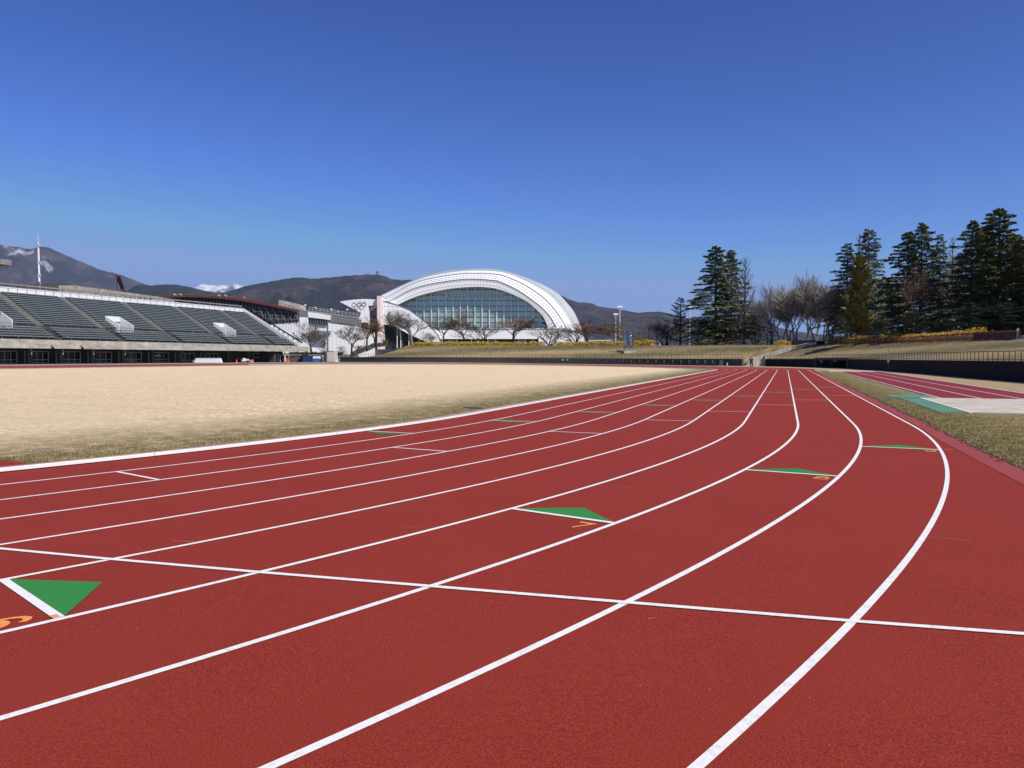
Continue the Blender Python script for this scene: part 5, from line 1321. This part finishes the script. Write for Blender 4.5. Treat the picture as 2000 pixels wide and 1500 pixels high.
T = [
 ('bare_tree', 'broadA', 610, 222, 694, 624, 66, 'leafless spreading tree before the white hall past the stand end', None, 'broad'),
 ('bare_tree', 'broadB', 686, 205, 694, 629, 46, 'leafless tree left of the emblem prow, foot below the slope', None, None),
 ('brown_tree', 'broadC', 716, 212, 676, 623, 44, 'brown leaved tree in front of the prow glazing', 'twig_brown', None),
 ('brown_tree', 'broadA', 733, 214, 675, 612, 40, 'brown leaved tree in front of the pink pylon', 'twig_brown', None),
 ('small_conifer', 'spruceA', 762, 208, 674, 608, 38, 'dark conifer beside the pylon at the arena foot', 'needle_dark', None),
 ('bare_tree', 'tallA', 786, 205, 673, 603, 48, 'leafless pale stemmed tree in front of the swept wing, left one', 'twig_dark', 'bark_grey'),
 ('bare_tree', 'broadC', 806, 204, 673, 612, 54, 'leafless pale stemmed tree in front of the swept wing, right one', 'twig_dark', 'bark_grey'),
 ('shrub_tree', 'bushA', 838, 203, 674, 645, 40, 'small rusty brown shrub at the tip of the swept wing', 'twig_brown', None),
 ('bare_tree', 'broadB', 866, 203, 674, 608, 44, 'slim leafless tree before the left part of the glazing', None, None),
 ('bare_tree', 'broadA', 908, 202, 674, 598, 54, 'tallest leafless tree before the middle of the glazing', 'twig_brown', None),
 ('bare_tree', 'bushB', 944, 202, 674, 626, 56, 'broad leafless tree before the middle of the glazing', None, None),
 ('brown_tree', 'broadC', 1004, 200, 675, 612, 68, 'rounded rusty brown tree before the right part of the glazing', 'twig_brown', None),
 ('bare_tree', 'bushA', 1074, 199, 676, 627, 64, 'leafless vase shaped tree before the right foot of the arch', None, None),
 ('bare_tree', 'bushB', 1124, 199, 674, 634, 44, 'leafless tree at the arch end next to the red brown tree', None, None),
 ('bare_tree', 'broadB', 1150, 198, 674, 621, 66, 'reddish brown spreading tree right of the white arena', 'twig_red', None),
 ('bare_tree', 'broadA', 1215, 196, 676, 622, 74, 'olive brown spreading tree behind the steel sculpture', 'twig_olive', None),
 ('shrub_tree', 'bushA', 1246, 195, 676, 646, 38, 'low olive green shrub right of the sculpture', 'needle_gold', None),
 ('bare_tree', 'tallB', 1284, 190, 677, 614, 42, 'dark leafless tree at the right end of the yellow hedge', None, None),
 ('bare_tree', 'bushB', 1300, 186, 677, 630, 46, 'tangled leafless thicket left of the small conifer', 'twig_red', None),
 ('conifer', 'spruceA', 1328, 180, 678, 580, 74, 'open branched conifer left of the tall cedars', 'needle_brown', None),
 ('conifer', 'shrubA', 1362, 182, 678, 618, 50, 'low dark evergreen filling the gap beneath the tall cedars', 'needle', None),
 ('cedar_tree', 'cedarA', 1397, 176, 678, 480, 92, 'tall dark green cedar, left one of the central pair', 'needle', None),
 ('cedar_tree', 'cedarB', 1427, 182, 678, 487, 66, 'tall grey green cedar, right one of the central pair', 'needle_blue', None),
 ('conifer', 'shrubA', 1416, 174, 679, 628, 66, 'broad low cedar boughs at the foot of the central pair', 'needle_gold', None),
 ('bare_tree', 'larchA', 1453, 174, 678, 500, 74, 'tall leafless larch with side branches right of the central cedars', 'twig_dark', None),
 ('bare_tree', 'bushB', 1474, 178, 678, 606, 52, 'brown thicket of bare stems at the larch foot', 'twig_brown', None),
 ('conifer', 'shrubA', 1498, 172, 676, 625, 40, 'dark broadleaf evergreen beneath the grey trees', 'needle_dark', None),
 ('grey_tree', 'upA', 1526, 168, 672, 546, 88, 'pale grey leafless tree, first right of the larch', 'twig_grey', 'bark_grey'),
 ('grey_tree', 'upB', 1553, 165, 670, 541, 80, 'pale grey leafless tree above the stair screen', 'twig_grey', 'bark_grey'),
 ('grey_tree', 'upA', 1574, 172, 670, 545, 84, 'pale grey forked leafless tree behind the stair screen', 'twig_grey', 'bark_grey'),
 ('grey_tree', 'upA', 1592, 160, 668, 526, 92, 'tallest pale grey leafless tree left of the cedar wood', 'twig_grey', 'bark_grey'),
 ('grey_tree', 'upB', 1622, 154, 668, 538, 80, 'pale grey leafless tree touching the cedar wood', 'twig_grey', 'bark_grey'),
 ('cedar_tree', 'cedarC', 1652, 150, 669, 475, 76, 'leftmost drooping cedar of the right hand wood', 'needle', None),
 ('grey_tree', 'upB', 1508, 178, 673, 562, 60, 'low grey leafless tree directly right of the larch thicket', 'twig_grey', 'bark_grey'),
 ('grey_tree', 'upB', 1540, 185, 672, 552, 70, 'thin grey leafless tree standing behind the first grey pair', 'twig_grey', None),
 ('grey_tree', 'upA', 1608, 176, 670, 548, 74, 'grey leafless tree behind the tallest grey tree', 'twig_grey', None),
 ('grey_tree', 'upA', 1640, 160, 669, 556, 60, 'grey leafless tree half hidden by the leftmost drooping cedar', 'twig_grey', 'bark_grey'),
 ('cedar_tree', 'cedarB', 1728, 150, 668, 540, 80, 'lower cedar filling the gap right of the golden cypress', 'needle', None),
 ('cedar_tree', 'cedarC', 1866, 132, 667, 500, 70, 'dark cedar behind the grey bare larch', 'needle', None),
 ('cedar_tree', 'cedarA', 1920, 128, 666, 440, 100, 'dark cedar filling the gap between the right hand pair', 'needle', None),
 ('cedar_tree', 'cedarB', 1976, 116, 665, 455, 90, 'dark cedar behind the brownish narrow conifer', 'needle', None),
 ('golden_cypress', 'cypressA', 1678, 128, 670, 498, 62, 'golden green cypress clothed to the ground in front of the wood', 'needle_gold', None),
 ('cedar_tree', 'cedarC', 1692, 146, 669, 446, 86, 'tall thin topped cedar behind the golden cypress', 'needle_blue', None),
 ('bare_tree', 'larchB', 1674, 150, 669, 455, 40, 'brown bare topped larch between two left hand cedars', 'twig_brown', None),
 ('bare_tree', 'bushB', 1722, 142, 668, 600, 60, 'tangle of grey stems right of the golden cypress', 'twig_grey', 'bark_grey'),
 ('cedar_tree', 'cedarA', 1769, 134, 668, 452, 84, 'dark full cedar, left one of the middle pair in the wood', 'needle', None),
 ('cedar_tree', 'cedarB', 1796, 130, 667, 435, 84, 'highest dark cedar in the middle of the wood', 'needle', None),
 ('bare_tree', 'tallB', 1786, 118, 667, 508, 60, 'brown leafless tree in front of the middle cedars', 'twig_brown', None),
 ('grey_tree', 'tallA', 1812, 140, 667, 500, 60, 'grey leafless tree filling the gap right of the middle cedars', 'twig_grey', 'bark_grey'),
 ('cedar_tree', 'cedarC', 1832, 128, 667, 457, 52, 'slender cedar standing alone in the gap of the wood', 'needle_blue', None),
 ('bare_tree', 'larchB', 1856, 126, 666, 462, 50, 'grey bare larch right of the slender cedar', 'twig_grey', None),
 ('grey_tree', 'tallB', 1848, 136, 666, 520, 56, 'low grey leafless tree behind the slender cedar', 'twig_grey', 'bark_grey'),
 ('cedar_tree', 'cedarB', 1894, 118, 666, 431, 90, 'broad dark cedar, left one of the right hand pair', 'needle', None),
 ('cedar_tree', 'cedarA', 1946, 112, 665, 407, 124, 'largest cedar rising highest at the right of the picture', 'needle', None),
 ('brown_tree', 'cypressA', 1984, 108, 664, 466, 44, 'brownish narrow conifer at the right edge beside the largest cedar', 'needle_brown', None),
 ('cedar_tree', 'cedarC', 2006, 106, 664, 466, 90, 'cedar cut off by the right edge of the picture', 'needle', None),
 ('cedar_tree', 'cedarA', 2070, 100, 663, 440, 110, 'cedar just outside the right edge', 'needle', None),
 ('evergreen_bush', 'shrubA', 1640, 122, 671, 622, 60, 'dark evergreen bush left of the golden cypress behind the fence', 'needle_dark', None),
 ('evergreen_bush', 'shrubA', 1722, 118, 670, 622, 60, 'dark evergreen bush right of the golden cypress behind the fence', 'needle_dark', None),
 ('evergreen_bush', 'shrubA', 1778, 112, 669, 608, 84, 'wide dark evergreen bush under the middle cedars', 'needle_dark', None),
 ('evergreen_bush', 'shrubA', 1840, 108, 668, 622, 70, 'dark evergreen bush under the slender cedar', 'needle_dark', None),
 ('evergreen_bush', 'shrubA', 1896, 104, 667, 590, 90, 'dark evergreen bush under the right hand cedars', 'needle_dark', None),
 ('evergreen_bush', 'shrubA', 1962, 100, 664, 590, 100, 'black green evergreen mass below the largest cedar', 'needle_dark', None),
 ('evergreen_bush', 'shrubA', 2030, 96, 662, 600, 100, 'dark evergreen bush at the right edge', 'needle_dark', None),
 ('evergreen_bush', 'shrubA', 632, 206, 694, 664, 18, 'small dark evergreen bush beside the shed roof', 'needle_dark', None),
 ('evergreen_bush', 'shrubA', 668, 200, 695, 676, 26, 'small round evergreen bush left of the bank foot', 'needle', None),
 ('shrub_tree', 'bushB', 700, 206, 688, 672, 34, 'grey tangled shrubs on the slope foot below the prow', 'twig_dark', None),
]
for nm, key, px, v, yb, yt, wpx, lab, cr, tk in T:
    if key.startswith('cedar'): wpx *= 1.22
    if px < 1310 and nm in ('bare_tree', 'brown_tree'): wpx *= 1.25; yt -= 1.5
    if 'outside' in lab: lab = 'cedar beyond the right edge of the picture'
    cm = M[cr] if cr else M['twig_dark']; tkm = M['bark_grey'] if tk == 'bark_grey' else M['bark']
    cat = 'bush' if 'bush' in nm or nm == 'shrub_tree' else 'tree'
    grp = G1 if nm in ('bare_tree', 'brown_tree') and px < 1320 else ('grey leafless trees by the cedar wood' if nm == 'grey_tree' else ('cedars of the wood' if nm == 'cedar_tree' else ('evergreen bushes under the cedars' if nm == 'evergreen_bush' and px > 1500 else None)))
    tree(nm, key, px, v, yb, yt, wpx, lab, cat, grp, cm, tkm)

# hedges
def hedge(name, label, pts_fn, n, hgt, dep, m1, m2, leaf=.10, spiky=True):
    P_ = pts_fn; lens = [0]
    for a, b in zip(P_[:-1], P_[1:]): lens.append(lens[-1]+(b-a).length)
    t = thing(name, label, 'hedge', tuple(P_[0])); lm = MB(); sm = MB(); r = random.Random(len(label)); hn = [r.uniform(.75, 1.15) for _ in range(400)]
    for k in range(n):
        q = r.random()*lens[-1]; i = min(int(np.searchsorted(lens, q, side='right')-1), len(P_)-2); p = P_[i].lerp(P_[i+1], (q-lens[i])/(lens[i+1]-lens[i]))-P_[0]
        d = (P_[i+1]-P_[i]).normalized(); nrm = Vector((d.y, -d.x, 0)); hh = hgt*hn[int(q*1.3) % 400]
        z = hh*r.random()**.8; p = p+nrm*r.gauss(0, dep*.35)+Vector((0, 0, z))
        a_ = Vector((r.gauss(0, 1), r.gauss(0, 1), r.gauss(.8, 1))).normalized(); b_ = a_.cross(Vector((r.gauss(0, 1), r.gauss(0, 1), r.gauss(0, 1)))).normalized(); L_ = leaf*r.uniform(.6, 1.6)
        lm.add([p-b_*L_*.35, p+a_*L_*.5, p+b_*L_*.35, p-a_*L_*.5], [(0, 1, 2, 3)])
    ns = int(lens[-1]*4)
    for k in range(ns):
        q = r.random()*lens[-1]; i = min(int(np.searchsorted(lens, q, side='right')-1), len(P_)-2); p = P_[i].lerp(P_[i+1], (q-lens[i])/(lens[i+1]-lens[i]))-P_[0]
        sm.tube([p, p+Vector((r.gauss(0, .15), r.gauss(0, .15), hgt*r.uniform(.7, 1.25)))], [.02, .01], 3, cap=False)
    lm.build('foliage', m1, t); sm.build('stems', m2, t); return t
def crest_line(px0, px1, d, rngl): 
    f_ = lambda px: min((abs(px_of(crest_pt(l, d)[0])[0]-px), l) for l in rngl)[1]
    a, b = f_(px0), f_(px1); return [crest_pt(l, d)[0] for l in frange(a, b, 2)]
RL = np.arange(l_gapL-6, l_end, .4); RR = np.arange(25, l_gapR+6, .4)
hedge('forsythia_hedge', 'long yellow forsythia hedge in front of the white arena', crest_line(775, 1065, 12.2, RL), 11500, .95, 1.2, M['yellow'], M['forsleaf'], .17)
hedge('forsythia_hedge', 'yellow forsythia hedge left of the steel sculpture', crest_line(1082, 1217, 12.2, RL), 5200, .95, 1.2, M['yellow'], M['forsleaf'], .17)
hedge('forsythia_hedge', 'short yellow forsythia hedge right of the steel sculpture', crest_line(1238, 1276, 12.2, RL), 2600, 1.15, 1.2, M['yellow'], M['forsleaf'], .17)
q1 = [W(x, 148, Zp(676-(x-1512)*.07, 148)) for x in (1512, 1526, 1542)]
hedge('forsythia_hedge', 'small yellow forsythia patch behind the concrete stair wall', q1, 1500, .95, 1.0, M['yellow'], M['forsleaf'], .16)
hedge('forsythia_hedge', 'yellow forsythia hedge behind the red brown picket fence', crest_line(1615, 1905, 10.9, RR), 27000, 1.2, .9, M['yellow'], M['forsleaf'], .12)
hedge('forsythia_hedge', 'taller yellow forsythia clump above the right part of the picket fence', crest_line(1893, 1918, 11.6, RR), 1500, 1.35, 1.2, M['yellow'], M['forsleaf'], .12)
q1 = [W(x, 191, Zp(694, 191)) for x in (566, 590, 630, 670)]
hedge('clipped_hedge', 'dark low hedge above the olive wall past the stand', q1, 5200, .85, 1.2, M['needle_dark'], M['bark'], .2)
q1 = [W(x, 196, Zp(y, 196)) for x, y in ((688, 697), (705, 690), (722, 684), (736, 678), (757, 676))]
hedge('scrub_strip', 'grey scrub climbing the left shoulder of the far bank', q1, 3000, 1.3, 1.6, M['twig_dark'], M['bark'], .22)

# ------------------------------------------------------------------ runner
def skin_mesh(name, verts, edges, radii, m, parent, root=0, sub=1):
    me = bpy.data.meshes.new(name); me.from_pydata(verts, edges, []); me.update(); me.materials.append(m)
    o = bpy.data.objects.new(name, me); C.objects.link(o); o.parent = parent
    mod = o.modifiers.new('skin', 'SKIN')
    for i, r in enumerate(radii): me.skin_vertices[0].data[i].radius = r if hasattr(r, '__len__') else (r, r)
    me.skin_vertices[0].data[root].use_root = True
    s_ = o.modifiers.new('sub', 'SUBSURF'); s_.levels = sub; s_.render_levels = sub
    return o
pr = W(1467, 109.5); pz = ZG(pr.x, pr.y)
t = thing('person', 'distant runner in black sportswear jogging towards us on the inner lanes', 'person', (pr.x, pr.y, pz), YAW+.15)
# front of the runner faces the camera (local -Y)
V_ = [(0, 0, .98), (0, .0, 1.12), (0, -.03, 1.30), (0, -.05, 1.44), (0, -.06, 1.54), (0, -.07, 1.66), (0, -.07, 1.76),
      (.19, -.04, 1.42), (.28, .05, 1.18), (.23, -.16, 1.08), (-.19, -.04, 1.42), (-.30, .02, 1.20), (-.38, -.16, 1.10),
      (.10, 0, .93), (.13, -.18, .58), (.14, .02, .12), (.14, -.10, .07), (-.10, 0, .93), (-.10, -.02, .52), (-.09, .08, .09), (-.09, -.06, .05)]
E_ = [(0, 1), (1, 2), (2, 3), (3, 4), (4, 5), (5, 6), (3, 7), (7, 8), (8, 9), (3, 10), (10, 11), (11, 12), (0, 13), (13, 14), (14, 15), (15, 16), (0, 17), (17, 18), (18, 19), (19, 20)]
Rr = [(.15, .11), (.13, .10), (.16, .11), (.12, .09), (.05, .05), (.085, .095), (.06, .07), .055, .042, .03, .055, .042, .03, .09, .06, .035, .03, .09, .06, .035, .03]
body = skin_mesh('body', V_, E_, Rr, M['skin'], t)
Vc = V_[:4]+[V_[7], V_[8], (.235, -.13, 1.09), V_[10], V_[11], (-.365, -.13, 1.11)]
skin_mesh('jacket', Vc, [(0, 1), (1, 2), (2, 3), (3, 4), (4, 5), (5, 6), (3, 7), (7, 8), (8, 9)], [(.20, .15), (.185, .14), (.21, .15), (.14, .11), .085, .066, .05, .085, .066, .05], M['cloth'], t)
skin_mesh('trousers', [V_[0], V_[13], V_[14], (.14, 0, .18), V_[17], V_[18], (-.09, .06, .16)], [(0, 1), (1, 2), (2, 3), (0, 4), (4, 5), (5, 6)], [(.19, .14), .12, .082, .055, .12, .082, .055], M['cloth2'], t)
skin_mesh('hair', [(0, -.03, 1.70), (0, -.04, 1.80), (0, .02, 1.68)], [(0, 1), (0, 2)], [(.088, .075), (.07, .08), .05], M['hair'], t)
for x, y, z in ((.14, .02, .05), (-.09, .08, .045)): skin_mesh('shoe', [(x, y+.03, z), (x, y-.12, z-.005), (x, y-.2, z-.01)], [(0, 1), (1, 2)], [.05, .048, .03], M['shoe'], t)
for sx_, (hx, hy, hz) in ((1, (.225, -.18, 1.075)), (-1, (-.385, -.185, 1.09))):
    m_ = MB()
    m_.tube([(hx, hy+.03, hz), (hx, hy-.05, hz+.01)], [.026, .034], 8)
    for k in range(4): m_.tube([(hx-.03+k*.02, hy-.045, hz+.012), (hx-.03+k*.02, hy-.085-.006*(k % 2), hz+.0), (hx-.03+k*.02, hy-.08, hz-.03)], [.009, .0085, .007], 5)
    m_.tube([(hx-.034*sx_, hy-.0, hz+.01), (hx-.055*sx_, hy-.04, hz+.02), (hx-.045*sx_, hy-.07, hz+.015)], [.010, .009, .008], 5)
    m_.build('hand', M['skin'], t)

# ------------------------------------------------------------------ grass blades near the lens, both sides of the track
def blades(name, pts, hgt, wid, m):
    n_ = len(pts); a = rng.uniform(0, 2*np.pi, n_); h = hgt*rng.uniform(.4, 1.3, n_); w2 = wid*rng.uniform(.6, 1.4, n_)
    tilt = rng.normal(0, .75, (n_, 2))*h[:, None]
    v = np.zeros((n_, 3, 3)); v[:, 0] = pts; v[:, 1] = pts; v[:, 2] = pts
    v[:, 0, 0] += np.cos(a)*w2; v[:, 0, 1] += np.sin(a)*w2; v[:, 1, 0] -= np.cos(a)*w2; v[:, 1, 1] -= np.sin(a)*w2
    v[:, 2, :2] += tilt; v[:, 2, 2] += h
    me = bpy.data.meshes.new(name); me.vertices.add(n_*3); me.vertices.foreach_set('co', v.reshape(-1).astype(np.float32))
    me.loops.add(n_*3); me.loops.foreach_set('vertex_index', np.arange(n_*3, dtype=np.int32)); me.polygons.add(n_)
    me.polygons.foreach_set('loop_start', np.arange(0, n_*3, 3, dtype=np.int32)); me.polygons.foreach_set('loop_total', np.full(n_, 3, dtype=np.int32))
    me.update(); me.validate(); me.materials.append(m); o = bpy.data.objects.new(name, me); C.objects.link(o); return gtag(o, kind='stuff')
def scatter(n_, fn):
    out = []
    while len(out) < n_:
        q = fn()
        if q: out.append(q)
    return np.array(out)
def inf():
    s = random.uniform(-13, 30); o_ = -.62-random.random()**1.6*5.5; x, y = pos(o_, s)
    dist = math.hypot(x, y)
    if random.random() > (11/dist)**1.5: return None
    if y < 8.35 and x < -10.6: return None
    return (x, y, zg(x, o_)+.004), -o_
def ver():
    s = random.uniform(-9, 40); e = edge_off(s); f_ = random.random()**1.4*6.5; o_ = e+f_
    if o_ > 12.2 and 4.3 < s < 12.5: return None
    if o_ > 12 and s > 12.4: return None
    x, y = pos(o_, s); dist = math.hypot(x, y)
    if random.random() > (12/dist)**1.3: return None
    return (x, y, zg(x, o_)+.01), f_
M['bl_olive'] = mat('green_grass_blades', (.17, .15, .045), (.32, .26, .10), 3, 4, .9); M['bl_tan'] = mat('straw_grass_blades', (.42, .31, .17), (.60, .46, .28), 3, 4, .9)
for nm, fn, n_, lim in (('infield_grass_blades', inf, 90000, 1.1), ('verge_grass_blades', ver, 90000, 2.2)):
    S_ = [q for q in (fn() for _ in range(n_*3)) if q][:n_]
    ol = np.array([q[0] for q in S_ if q[1]+random.gauss(0, .6) < lim*(1+.4*math.sin(q[0][0]*1.7)*math.sin(q[0][1]*2.1))]); ta = np.array([q[0] for q in S_ if random.random() < .5])
    blades(nm, ol, .030, .006, M['bl_olive']); blades('dry_'+nm, ta, .022, .005, M['bl_tan'])

# ------------------------------------------------------------------ air
if True:
    X0, X1, Y0, Y1 = -24000, 24000, -22000, 24000
    mb = MB().box(X0, X1, Y0, Y1, -60, 2150)
    hm = bpy.data.materials.new('haze_air'); hm.use_nodes = True; tt = hm.node_tree; tt.nodes.remove(tt.nodes['Principled BSDF'])
    pv_ = tt.nodes.new('ShaderNodeVolumePrincipled'); pv_.inputs['Color'].default_value = (.50, .66, 1, 1); pv_.inputs['Density'].default_value = 3.0e-5; pv_.inputs['Anisotropy'].default_value = .1
    tt.links.new(pv_.outputs[0], tt.nodes['Material Output'].inputs['Volume'])
    o = mb.build('haze', hm); gtag(o, kind='stuff')
